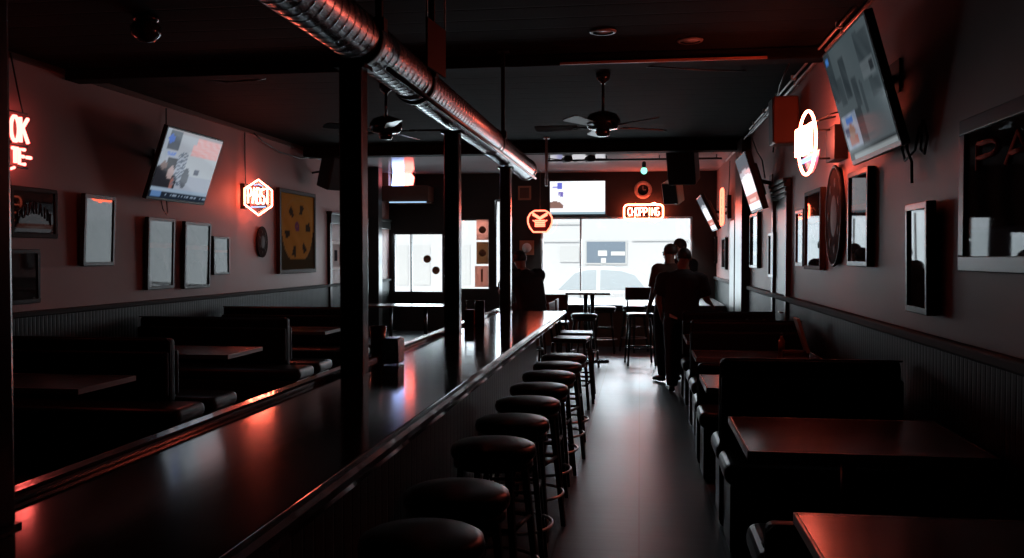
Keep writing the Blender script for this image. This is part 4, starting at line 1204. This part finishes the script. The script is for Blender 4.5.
# speakers
def speaker(label, c, fwd, w, d, h, mount, m='black'):
    t = thing('speaker', label, 'speaker', c)
    fwd = Vector(fwd).normalized(); side = fwd.cross(Vector((0, 0, 1))).normalized(); up = side.cross(fwd)
    mb = MB(); mb.obox(c, side, fwd, up, w / 2, d / 2, h / 2); mb.build('cabinet', M[m], t, bevel=.02, seg=3)
    mb = MB(); mb.obox(Vector(c) + fwd * (d / 2 + .004), side, fwd, up, w * .44, .006, h * .46); mb.build('grille', M['black'], t)
    mb = MB(); mb.tube([Vector(c) - fwd * (d / 2 - .02), Vector(mount)], .018, 8)
    mb.build('bracket', M['black'], t)


c = P(333, 172, X=-4.95); speaker('black tilted speaker on the left wall above the orange poster', c, (.8, -.5, -.3), .34, .30, .55, (XL, c.y + .1, c.z))
c = P(683, 163, Y=14.4); speaker('black speaker hanging from the ceiling in front of window', c, (-.25, -.9, -.35), .44, .36, .62, (c.x, c.y + .1, ZC))
c = P(673, 192, Y=16.6); speaker('brown red-lit speaker on header right of the ring clock', c, (-.4, -.85, -.3), .30, .28, .40, (c.x + .05, YB - .0, c.z + .1), 'redbox')
c = P(784, 121.5, X=XR - .14); speaker('orange-brown box speaker on right wall left of oval neon', c, (-1, 0, -.02), .30, .24, .46, (XR, c.y, c.z), 'redbox')
# track rail with lamp heads and a green bulb
YT = P(600, 160, Z=ZC - .07).y
xa, xb = P(546, 160, Y=YT).x, P(722, 160, Y=YT).x
t = thing('track_light', 'black ceiling track rail with lamp heads before the front window', 'track light', ((xa + xb) / 2, YT, ZC - .07))
mb = MB(); mb.tube([(xa, YT, ZC - .07), (xb, YT, ZC - .07)], .018, 8)
for f in (.02, .35, .65, .97): mb.tube([(xa + (xb - xa) * f, YT, ZC - .07), (xa + (xb - xa) * f, YT, ZC)], .01, 6)
mb.build('rail', M['black'], t)
for px, py in ((567, 155), (590, 153)):
    x = P(px, py, Y=YT).x
    mb = MB(); mb.lathe([(.0, -.08), (.05, -.08), (.065, .08), (.055, .08), (.04, -.06)], (x, YT - .05, ZC - .02 - .03), 16, axis=(.6, -.5, .1)); mb.build('lamp_head', M['black'], t)
mb = MB(); mb.tube([(P(548, 156, Y=YT).x, YT - .03, ZC - .03), (P(575, 158, Y=YT).x, YT - .04, ZC - .09), (P(598, 153, Y=YT).x, YT - .03, ZC - .05), (P(612, 160, Y=YT).x, YT - .02, ZC - .06)], .009, 6); mb.build('cable', M['cord'], t)
x = P(644, 168, Y=YT).x; z = P(644, 169, Y=YT).z
t = thing('hanging_bulb', 'small green-white bulb hanging from the ceiling track rail', 'light bulb', (x, YT, z))
mb = MB(); mb.ball((x, YT, z - .03), .055, .055, .06, 16, 10); mb.build('bulb', M['bulb'], t)
mb = MB(); mb.lathe([(.03, .02), (.036, .05), (.036, .11), (.02, .13), (0, .13)], (x, YT, z), 14); mb.build('socket', M['black'], t)
# small vertical pipe below duct end
a = P(546.5, 150, Y=13.2); mb = MB(); mb.tube([(a.x, 13.2, P(546, 186, Y=13.2).z), (a.x, 13.2, ZC)], .022, 10); mb.lathe([(.05, ZC - .02), (.05, ZC), (0, ZC)], (a.x, 13.2, 0), 14)
tag(mb.build('drop_pipe', M['conduit']), 'short pale pipe dropping from the ceiling beyond the duct end', 'pipe')


# ================================================================== FURNITURE BY THE WINDOW
def high_table(label, c, w, d, z, posts):
    t = thing('high_table', label, 'table', c)
    x, y = c[0], c[1]
    mb = MB(); mb.box(x - w / 2, x + w / 2, y - d / 2, y + d / 2, z - .035, z); mb.build('tabletop', M['table'], t, bevel=.008)
    for dx in posts:
        mb = MB(); mb.tube([(x + dx, y, .03), (x + dx, y, z - .035)], .032, 12); mb.build('leg', M['blackmetal'], t)
    mb = MB(); mb.box(x - .3, x + .3, y - .04, y + .04, 0, .04); mb.box(x - .04, x + .04, y - .28, y + .28, 0, .04); mb.build('foot', M['blackmetal'], t, bevel=.01)


yt = 13.55
c = P(589, 292, Y=yt); high_table('small high pub table in front of the window', (c.x, yt, 0), .66, .62, 1.06, (-.05, .05))
yt = 14.7
c = P(408, 309, Y=yt); high_table('dark table below the left window', (c.x, yt, 0), 1.45, .7, .78, (-.3, .3))


def pub_chair(label, loc, rz, back=True, zs=.74, group='pub chairs by the window'):
    t = thing('pub_chair', label, 'bar chair', loc, group)
    ORG[t.name] = Vector((0, 0, 0))
    mb = MB(); mb.box(-.19, .19, -.19, .19, zs - .05, zs); mb.build('seat', M['vinyl2'], t, bevel=.022, seg=3)
    for sx in (-1, 1):
        mb = MB(); mb.tube([(sx * .16, -.16, zs - .05), (sx * .20, -.21, 0)], .016, 8); mb.build('leg', M['blackmetal'], t)
        mb = MB(); mb.tube([(sx * .16, .17, zs - .05), (sx * .20, .22, 0)], .016, 8); mb.build('leg', M['blackmetal'], t)
    mb = MB()
    q = [(-.185, -.185), (.185, -.185), (.185, .19), (-.185, .19)]
    for k in range(4): mb.tube([(*q[k], .25), (*q[(k + 1) % 4], .25)], .011, 6)
    mb.build('footrest', M['blackmetal'], t)
    mb = MB(); mb.tube([(-.165, .17, zs - .04), (-.17, .21, zs + .2), (-.17, .235, zs + .36)], .013, 8); mb.build('back_post', M['blackmetal'], t)
    mb = MB(); mb.tube([(.165, .17, zs - .04), (.17, .21, zs + .2), (.17, .235, zs + .36)], .013, 8); mb.build('back_post', M['blackmetal'], t)
    mb = MB(); mb.box(-.20, .20, .205, .23, zs + .18, zs + .37); mb.build('backrest', M['brownwood'], t, bevel=.008)
    t.rotation_euler = (0, 0, rz)
    return t


c = P(640, 366, Z=0); pub_chair('pub chair with brown backboard left of the standing men', (c.x, c.y + .2, 0), .12, zs=.76)
c = P(561, 380, Z=0); y = Yd(10.3, -.8); pub_chair('dark pub chair with back just beyond the bar end', (-.72, y - .75, 0), 1.5)
y = Yd(11.1, -.9); pub_chair('dark pub chair farther beyond the bar end, near the pub table', (-.72, y - .85, 0), 1.6)
for k, (px, y, lab) in enumerate(((604.5, 14.9, 'backless stool at the pub table, against the window wall'),
                                 (584, 13.0, 'backless stool left of the small pub table'),
                                 (634, 15.2, 'backless stool behind the pub chair near the window'))):
    c = P(px, 310, Y=y); dup(stool0, (c.x, y, 0), .4 * k, lab, 'stools by the window')
# board-backed chair by the seated person
c = P(556, 300, Y=12.3); pub_chair('pub chair with wide backboard right of the seated person', (c.x, 12.1, 0), PI, zs=.72)


# ================================================================== PEOPLE
def skin(name, V, Ed, material, parent, org, roots, sub=2, branch=.6):
    """V: list of (pos, rx, ry)"""
    me = bpy.data.meshes.new(name)
    me.from_pydata([tuple(Vector(v[0])) for v in V], Ed, [])
    me.materials.append(material)
    o = bpy.data.objects.new(name, me); COL.objects.link(o); o.parent = parent
    md = o.modifiers.new('skin', 'SKIN'); md.branch_smoothing = branch; md.use_smooth_shade = True
    if not me.skin_vertices: return o
    for i, v in enumerate(V):
        sv = me.skin_vertices[0].data[i]; sv.radius = (v[1], v[2] if len(v) > 2 else v[1]); sv.use_root = i in roots
    s = o.modifiers.new('sub', 'SUBSURF'); s.levels = sub; s.render_levels = sub
    return o


def chain(V, Ed, start, pts):
    prev = start
    for p in pts:
        V.append(p); i = len(V) - 1
        if prev is not None: Ed.append((prev, i))
        prev = i
    return prev


def hand(V, Ed, roots, wrist, d, palm_n, thumb, curl=.35):
    """fingers: separate short chains rooted inside the palm"""
    d = Vector(d).normalized(); n = Vector(palm_n).normalized(); s = Vector(thumb).normalized()
    w = Vector(wrist)
    for k, ln in enumerate((.070, .080, .074, .058)):
        b = w + d * .07 + s * (.028 - .019 * k)
        i0 = len(V); roots.append(i0)
        p1 = b + d * (ln * .5) + n * (ln * .12 * curl * 2)
        p2 = p1 + d * (ln * .35) + n * (ln * .35 * curl * 2)
        p3 = p2 + d * (ln * .15) + n * (ln * .35 * curl * 2)
        chain(V, Ed, None, [(b, .0095), (p1, .009), (p2, .008), (p3, .0065)])
    i0 = len(V); roots.append(i0)
    b = w + d * .03 + s * .022
    chain(V, Ed, None, [(b, .012), (b + s * .028 + d * .025 + n * .008, .0105), (b + s * .040 + d * .055 + n * .018, .0085)])


def face(V, head, fwd):
    pass


def person(label, base, yaw, hgt, pose, top_m, legs_m, hair_m, hairstyle=0, sit=False):
    """base: ground point below the pelvis; yaw 0 faces +Y. pose gives joints in body space (x right, y forward, z up)."""
    t = thing('person', label, 'person', base)
    k = hgt / 1.75
    J = dict(pel=(0, 0, .95), wai=(0, .0, 1.10), che=(0, -.01, 1.30), sho=(0, -.015, 1.44), nek=(0, -.005, 1.50), hb=(0, .015, 1.57), hm=(0, .025, 1.645), ht=(0, .01, 1.715),
             ls=(-.18, -.015, 1.42), rs=(.18, -.015, 1.42), le=(-.235, -.03, 1.14), re=(.235, -.03, 1.14), lw=(-.25, .03, .90), rw=(.25, .03, .90),
             lh=(-.095, 0, .92), rh=(.095, 0, .92), lk=(-.105, .02, .50), rk=(.105, .02, .50), la=(-.11, -.03, .085), ra=(.11, -.03, .085), lt=(-.13, .14, .03), rt=(.13, .14, .03))
    J.update(pose)
    J = {a: Vector(b) * k for a, b in J.items() if a not in ('bulk',)}
    t.rotation_euler = (0, 0, yaw)
    r = lambda x: x * k
    # body: one continuous surface
    V = []; Ed = []; roots = [0]
    V.append((J['pel'], r(.135), r(.105)))
    i = chain(V, Ed, 0, [(J['wai'], r(.13), r(.095)), (J['che'], r(.155), r(.105)), (J['sho'], r(.10), r(.075)), (J['nek'], r(.055), r(.058))])
    sho = i - 1
    chain(V, Ed, i, [(J['hb'], r(.062), r(.078)), (J['hm'], r(.074), r(.094)), (J['ht'], r(.052), r(.066))])
    for s in 'lr':
        a = chain(V, Ed, sho, [(J[s + 's'], r(.056)), (J[s + 'e'], r(.040)), (J[s + 'w'], r(.026))])
        dr = (J[s + 'w'] - J[s + 'e']).normalized()
        chain(V, Ed, a, [(J[s + 'w'] + dr * r(.045), r(.036), r(.018)), (J[s + 'w'] + dr * r(.085), r(.036), r(.015))])
        chain(V, Ed, 0, [(J[s + 'h'], r(.085)), (J[s + 'k'], r(.055)), (J[s + 'a'], r(.038)), (J[s + 't'], r(.035))])
        sd = Vector((1 if s == 'l' else -1, .0, 0)); fwdv = Vector((0, 1, 0))
        th = fwdv - dr * fwdv.dot(dr)
        if th.length < .3: th = Vector((-1 if s == 'r' else 1, 0, 0)) - dr * dr.x * (-1 if s == 'r' else 1)
        nn = th.cross(dr); nn = nn if nn.dot(sd) > 0 or abs(dr.z) < .5 else -nn
        if abs(dr.z) < .6: nn = Vector((0, 0, -1)); 
        hand(V, Ed, roots, J[s + 'w'], dr, nn, th)
    skin('body', V, Ed, M['skin'], t, base, roots)
    # face details: nose, ears, eyes, mouth as one child
    hm = J['hm']; fw = (pose.get('gaze') and Vector(pose['gaze']).normalized()) or Vector((0, 1, 0)); rt_ = fw.cross(Vector((0, 0, 1))).normalized()
    mb = MB()
    mb.ball(hm + fw * r(.10) + Vector((0, 0, r(-.012))), r(.014), r(.014), r(.026), 10, 8)
    for s in (-1, 1):
        mb.ball(hm + rt_ * (s * r(.077)) - Vector((0, 0, r(.005))), r(.014), r(.014), r(.032), 10, 8)
    o = mb.build('nose_and_ears', M['skin'], None); o.parent = t; o.name = 'nose_and_ears'
    mb = MB()
    for s in (-1, 1): mb.ball(hm + fw * r(.084) + rt_ * (s * r(.03)) + Vector((0, 0, r(.012))), r(.012), r(.012), r(.008), 8, 6)
    mb.ball(hm + fw * r(.083) - Vector((0, 0, r(.052))), r(.022), r(.014), r(.007), 8, 6)
    o = mb.build('eyes_and_mouth', M['hair'], None); o.parent = t
    # clothing: closed volumes fused into one smooth surface
    B = pose.get('bulk', (1.12,))[0]
    def loft(mb, secs, n=24):
        vs = []; fs = []
        for c, rx, ry in secs:
            for q in range(n):
                a = 2 * PI * q / n; vs.append(Vector(c) + Vector((rx * math.cos(a), ry * math.sin(a), 0)))
        for q in range(len(secs) - 1):
            for w in range(n): fs.append((q * n + w, q * n + (w + 1) % n, (q + 1) * n + (w + 1) % n, (q + 1) * n + w))
        fs += [tuple(range(n))[::-1], tuple(range((len(secs) - 1) * n, len(secs) * n))]
        mb.add(vs, fs, 0, True)
    def fused(mb, name, m, vox=.016):
        o = mb.build(name, m, None); o.parent = t
        g = o.modifiers.new('fuse', 'REMESH'); g.mode = 'VOXEL'; g.voxel_size = vox; g.use_smooth_shade = True
        g = o.modifiers.new('smooth', 'SMOOTH'); g.factor = .5; g.iterations = 6
        return o
    L_ = lambda a, b, f: J[a] + (J[b] - J[a]) * f
    mb = MB()
    loft(mb, [(J['pel'] + Vector((0, 0, r(-.03))), r(.168) * B, r(.125) * B), (J['wai'], r(.160) * B, r(.120) * B), (L_('wai', 'che', .6), r(.172) * B, r(.128) * B),
              (J['che'], r(.182) * B, r(.130) * B), (L_('che', 'sho', .6), r(.180) * B, r(.118) * B), (J['sho'], r(.145) * B, r(.088) * B), (L_('sho', 'nek', .6), r(.098) * B, r(.072) * B), (J['nek'] + Vector((0, 0, r(.01))), r(.068), r(.068))])
    for s in 'lr':
        el = L_(s + 's', s + 'e', .78); inn = L_(s + 's', 'sho', .35)
        mb.tube([inn, J[s + 's'], L_(s + 's', s + 'e', .3), el], [r(.070) * B, r(.078) * B, r(.072) * B, r(.066) * B], 16)
        mb.ball(J[s + 's'], r(.078) * B, r(.078) * B, r(.074) * B, 16, 10)
    fused(mb, 'shirt', M[top_m])
    mb = MB()
    loft(mb, [(J['pel'] + Vector((0, 0, r(-.10))), r(.10) * B, r(.10) * B), (J['pel'] + Vector((0, 0, r(-.04))), r(.165) * B, r(.122) * B), (J['pel'] + Vector((0, 0, r(.05))), r(.158) * B, r(.118) * B)])
    for s in 'lr':
        mb.tube([L_('pel', s + 'h', .8), J[s + 'h'] + (J[s + 'k'] - J[s + 'h']) * .12, L_(s + 'h', s + 'k', .6), J[s + 'k'], L_(s + 'k', s + 'a', .5), J[s + 'a'] + Vector((0, 0, r(.0)))],
                [r(.095) * B, r(.100) * B, r(.088) * B, r(.074) * B, r(.070) * B, r(.066)], 18)
        mb.ball(J[s + 'k'], r(.074) * B, r(.074) * B, r(.074) * B, 14, 10)
    fused(mb, 'trousers', M[legs_m])
    for s in 'lr':
        V = []; Ed = []; V.append((J[s + 'a'] - Vector((0, r(.03), r(.035))), r(.042), r(.040)))
        chain(V, Ed, 0, [((J[s + 'a'] + J[s + 't']) / 2 - Vector((0, 0, r(.02))), r(.045), r(.035)), (J[s + 't'] + Vector((0, r(.03), r(.005))), r(.042), r(.028))])
        skin('shoe', V, Ed, M['black'], t, base, [0])
    # hair cap
    mb = MB(); c = hm + Vector((0, 0, r(.022))) - fw * r(.014)
    n, kk = 20, 10; vs = []; fs = []
    for a in range(kk + 1):
        th = PI * .62 * a / kk
        for b in range(n):
            ph = 2 * PI * b / n
            dirv = rt_ * (math.sin(th) * math.cos(ph)) + fw * (math.sin(th) * math.sin(ph)) + Vector((0, 0, math.cos(th)))
            f = max(0, dirv.dot(fw)); drop = 1.0 if f < .35 else 1.0 - .35 * (f - .35)
            vs.append(c + Vector((dirv.x * r(.089), dirv.y * r(.105) if abs(fw.y) > .7 else dirv.y * r(.092), dirv.z * r(.098))) * drop)
    for a in range(kk):
        for b in range(n): fs.append((a * n + b, a * n + (b + 1) % n, (a + 1) * n + (b + 1) % n, (a + 1) * n + b))
    mb.add(vs, fs, 0, True); o = mb.build('hair', M[hair_m], None); o.parent = t
    return t, J


# front man, back to the camera, right forearm resting toward the booth table
b = P(671, 393, Z=0)
t, J = person('man in black T-shirt seen from behind, right arm resting on booth', Vector((b.x + .12, b.y + .05, 0)), -.03, 1.69,
              dict(bulk=(1.3,), nek=(.01, .01, 1.49), rs=(.215, .0, 1.37), re=(.30, .04, 1.12), rw=(.35, .22, 1.08), ls=(-.215, -.01, 1.37), le=(-.28, .02, 1.13), lw=(-.24, .12, .92),
                   hb=(.02, .03, 1.565), hm=(.03, .045, 1.64), ht=(.035, .035, 1.71), gaze=(.2, 1, 0)), 'tee', 'denim', 'hair')
for x0, x1, z0 in ((-.14, -.05, .90), (.04, .10, .91)):
    mb = MB(); mb.prism([(x0, z0), (x1, z0 - .035), (x1, z0 - .01), (x0, z0 + .035)], lambda u, v, n: Vector((u, n, v)), -.175, -.155)
    o = mb.build('white_shirt_hem', M['white'], None); o.parent = t; o['label'] = 'white shirt hem'
b2 = P(662, 384, Z=0)
person('man in rust shirt facing left, behind the man in black', Vector((b2.x + .10, b2.y + .25, 0)), .55, 1.75,
       dict(bulk=(1.25,), gaze=(-.2, 1, -.05), hm=(.02, .045, 1.64), le=(-.25, .0, 1.13), lw=(-.24, .12, .92), re=(.24, .06, 1.15), rw=(.14, .28, 1.12)), 'tee2', 'denim', 'hair2')
b3 = P(683, 377, Z=0)
person('third person mostly hidden behind the two standing men', Vector((b3.x - .02, b3.y + .55, 0)), 2.4, 1.83,
       dict(re=(.24, .08, 1.15), rw=(.12, .28, 1.10), le=(-.24, .08, 1.15), lw=(-.12, .28, 1.10)), 'tee', 'denim', 'hair2')
# seated person leaning at the far end of the bar
bs = P(533, 340, Y=11.3)
stz = .76
person('person in dark clothes sitting hunched at the far bar end', Vector((bs.x, 11.3, 0)), .75, 1.75,
       dict(bulk=(1.3,), pel=(0, 0, .94), wai=(0, .05, 1.08), che=(0, .13, 1.25), sho=(0, .19, 1.38), nek=(0, .23, 1.43), hb=(0, .27, 1.49), hm=(0, .31, 1.555), ht=(0, .31, 1.625),
            ls=(-.21, .18, 1.35), rs=(.21, .18, 1.35), le=(-.27, .34, 1.14), re=(.27, .34, 1.14), lw=(-.10, .54, 1.15), rw=(.10, .54, 1.15),
            lh=(-.1, .03, .92), rh=(.1, .03, .92), lk=(-.13, .42, .88), rk=(.13, .42, .88), la=(-.13, .30, .43), ra=(.13, .30, .43), lt=(-.13, .44, .36), rt=(.13, .44, .36)),
       'tee', 'denim', 'hair')
dup(stool0, (bs.x, 11.3, 0), .3, 'bar stool under the hunched seated person', 'stools by the window')

# ================================================================== OUTSIDE
mb = MB(); mb.box(-30, 30, YB + .2, YB + 3.2, -.2, -.05); struct(mb.build('pavement', M['pave']))
mb = MB(); mb.box(-30, 30, YB + 3.2, YB + 12, -.3, -.2); struct(mb.build('street', M['road']))
mb = MB(); mb.box(-30, 30, YB + 12, YB + 14, -.25, -.05); struct(mb.build('pavement', M['pave']))
YF = YB + 14
fb = thing('building_across', 'white building across the street with one blue-grey window', 'building', (0, YF, 0))
mb = MB(); mb.box(-25, 25, YF, YF + 6, -.1, 7); mb.build('facade', M['facade'], fb)
a, b = P(585, 240, Y=YF - .05), P(627, 264.5, Y=YF - .05)
mb = MB(); mb.box(a.x, b.x, YF - .05, YF - .01, b.z, a.z); w = mb.build('window', M['facade_l'], fb)
mb = MB(); mb.box(a.x + .06, b.x - .06, YF - .06, YF - .05, b.z + .06, a.z - .06); mb.build('pane', M['farwin'], w)
mb = MB()
for px0, px1, py0, py1 in ((598, 607, 250.5, 256), (611, 625, 251.5, 255.5), (601, 606, 258, 263)):
    c0, c1 = P(px0, py0, Y=YF - .07), P(px1, py1, Y=YF - .07); mb.box(c0.x, c1.x, YF - .08, YF - .06, c1.z, c0.z)
mb.build('pane_sign', M['white'], w)
for k, (x0, x1, y0, y1) in enumerate(((541, 579, 240.5, 242), (632, 692, 239.5, 241), (560, 579, 246, 262), (541, 581, 222.5, 224.5))):
    c0, c1 = P(x0, y0, Y=YF - .04), P(x1, y1, Y=YF - .04)
    mb = MB(); mb.box(c0.x, c1.x, YF - .06, YF - .002, c1.z, c0.z); mb.build('facade_joint', M['facade_l'], fb)
for x0, x1 in ((394, 408), (460, 470), (411, 430)):
    c0, c1 = P(x0, 245, Y=YF - .04), P(x1, 285, Y=YF - .04)
    mb = MB(); mb.box(c0.x, c1.x, YF - .03, YF - .002, c1.z, c0.z); mb.build('shutter', M['facade_l'], fb)

# white car parked outside
YCAR = YB + 4.6
cc = P(598, 280, Y=YCAR).x
car = thing('car', 'white sedan parked on the street outside the front window', 'car', (cc, YCAR + .85, -.2))
zr = P(598, 266, Y=YCAR).z
g = -.2
low = [(-2.3, g + .28), (-2.32, g + .62), (-2.15, g + .78), (-1.5, g + .86), (-1.1, g + .88), (1.25, g + .90), (1.9, g + .84), (2.25, g + .70), (2.32, g + .35), (2.2, g + .25), (-2.2, g + .22)]
mb = MB(); mb.prism(low, lambda u, v, n: Vector((cc + u, YCAR + n, v)), 0, 1.75); mb.build('body', M['car'], car, bevel=.06, seg=3)
zr2 = zr
mb = MB()
ou = [(-1.25, g + .86), (-.60, zr2 - .10), (-.2, zr2 - .01), (.3, zr2), (.75, zr2 - .06), (1.2, zr2 - .25), (1.55, g + .88)]
k = len(ou)
vs = []
for side, ins in ((0, 0), (1, 0)):
    for u, v in ou:
        f = (v - (g + .86)) / (zr2 - g - .86); dy = .06 + .22 * f
        vs.append(Vector((cc + u, YCAR + dy if side == 0 else YCAR + 1.75 - dy, v)))
fs = [tuple(range(k))[::-1], tuple(range(k, 2 * k))] + [(i, (i + 1) % k, k + (i + 1) % k, k + i) for i in range(k)]
mb.add(vs, fs, 0); mb.build('cabin', M['car'], car, bevel=.04, seg=3)
def sidewin(x0, x1, pts):
    mb = MB(); V2 = []
    for u, v in pts:
        f = (v - (g + .86)) / (zr2 - g - .86); V2.append(Vector((cc + u, YCAR + .045 + .22 * f, v)))
    k = len(V2); mb.add(V2 + [p + Vector((0, .04, 0)) for p in V2], [tuple(range(k)), tuple(range(k, 2 * k))[::-1]] + [(i, (i + 1) % k, k + (i + 1) % k, k + i) for i in range(k)])
    mb.build('side_window', M['carglass'], car)
sidewin(0, 0, [(-1.05, g + .92), (-.05, g + .92), (-.05, zr2 - .10), (-.3, zr2 - .11), (-.62, zr2 - .19)])
sidewin(0, 0, [(.05, g + .92), (1.25, g + .93), (.95, zr2 - .24), (.6, zr2 - .13), (.05, zr2 - .10)])
for x in (-1.4, 1.4):
    mb = MB(); mb.lathe([(0, -.01), (.2, -.01), (.30, 0), (.32, .05), (.32, .2), (0, .2)], (cc + x, YCAR, g + .32), 24, axis=(0, 1, 0)); mb.build('wheel', M['tyre'], car)

# ================================================================== LIGHT
w = bpy.data.worlds.new('sky'); SC.world = w; w.use_nodes = True
bg = w.node_tree.nodes['Background']; bg.inputs[0].default_value = (.82, .91, 1.0, 1); bg.inputs[1].default_value = 1.25
sl = bpy.data.lights.new('sun', 'SUN'); sl.energy = 3.0; sl.angle = .05; sl.color = (1, .96, .90)
so = bpy.data.objects.new('sun', sl); COL.objects.link(so); so.rotation_euler = Vector((.25, .75, -.62)).to_track_quat('-Z', 'Y').to_euler()


def daylight(name, wd, energy, tilt=6, spread=180, col=(.78, .91, 1.0)):
    l = bpy.data.lights.new(name, 'AREA'); l.shape = 'RECTANGLE'; l.size = wd[1] - wd[0]; l.size_y = wd[3] - wd[2]; l.energy = energy; l.color = col
    o = bpy.data.objects.new(name, l); COL.objects.link(o); o.location = ((wd[0] + wd[1]) / 2, YB + .14, (wd[2] + wd[3]) / 2); o.rotation_euler = (-PI / 2 + math.radians(tilt), 0, 0); l.spread = math.radians(spread)
    return o


daylight('daylight_front_window', wA, 72)
daylight('skylight_front_window', (wA[0], wA[1], wA[3] - .9, wA[3] - .1), 290, 60, 112)
daylight('daylight_left_window', wB, 56)
daylight('daylight_narrow_window', wC, 30)
daylight('daylight_door_pane', wD, 13)
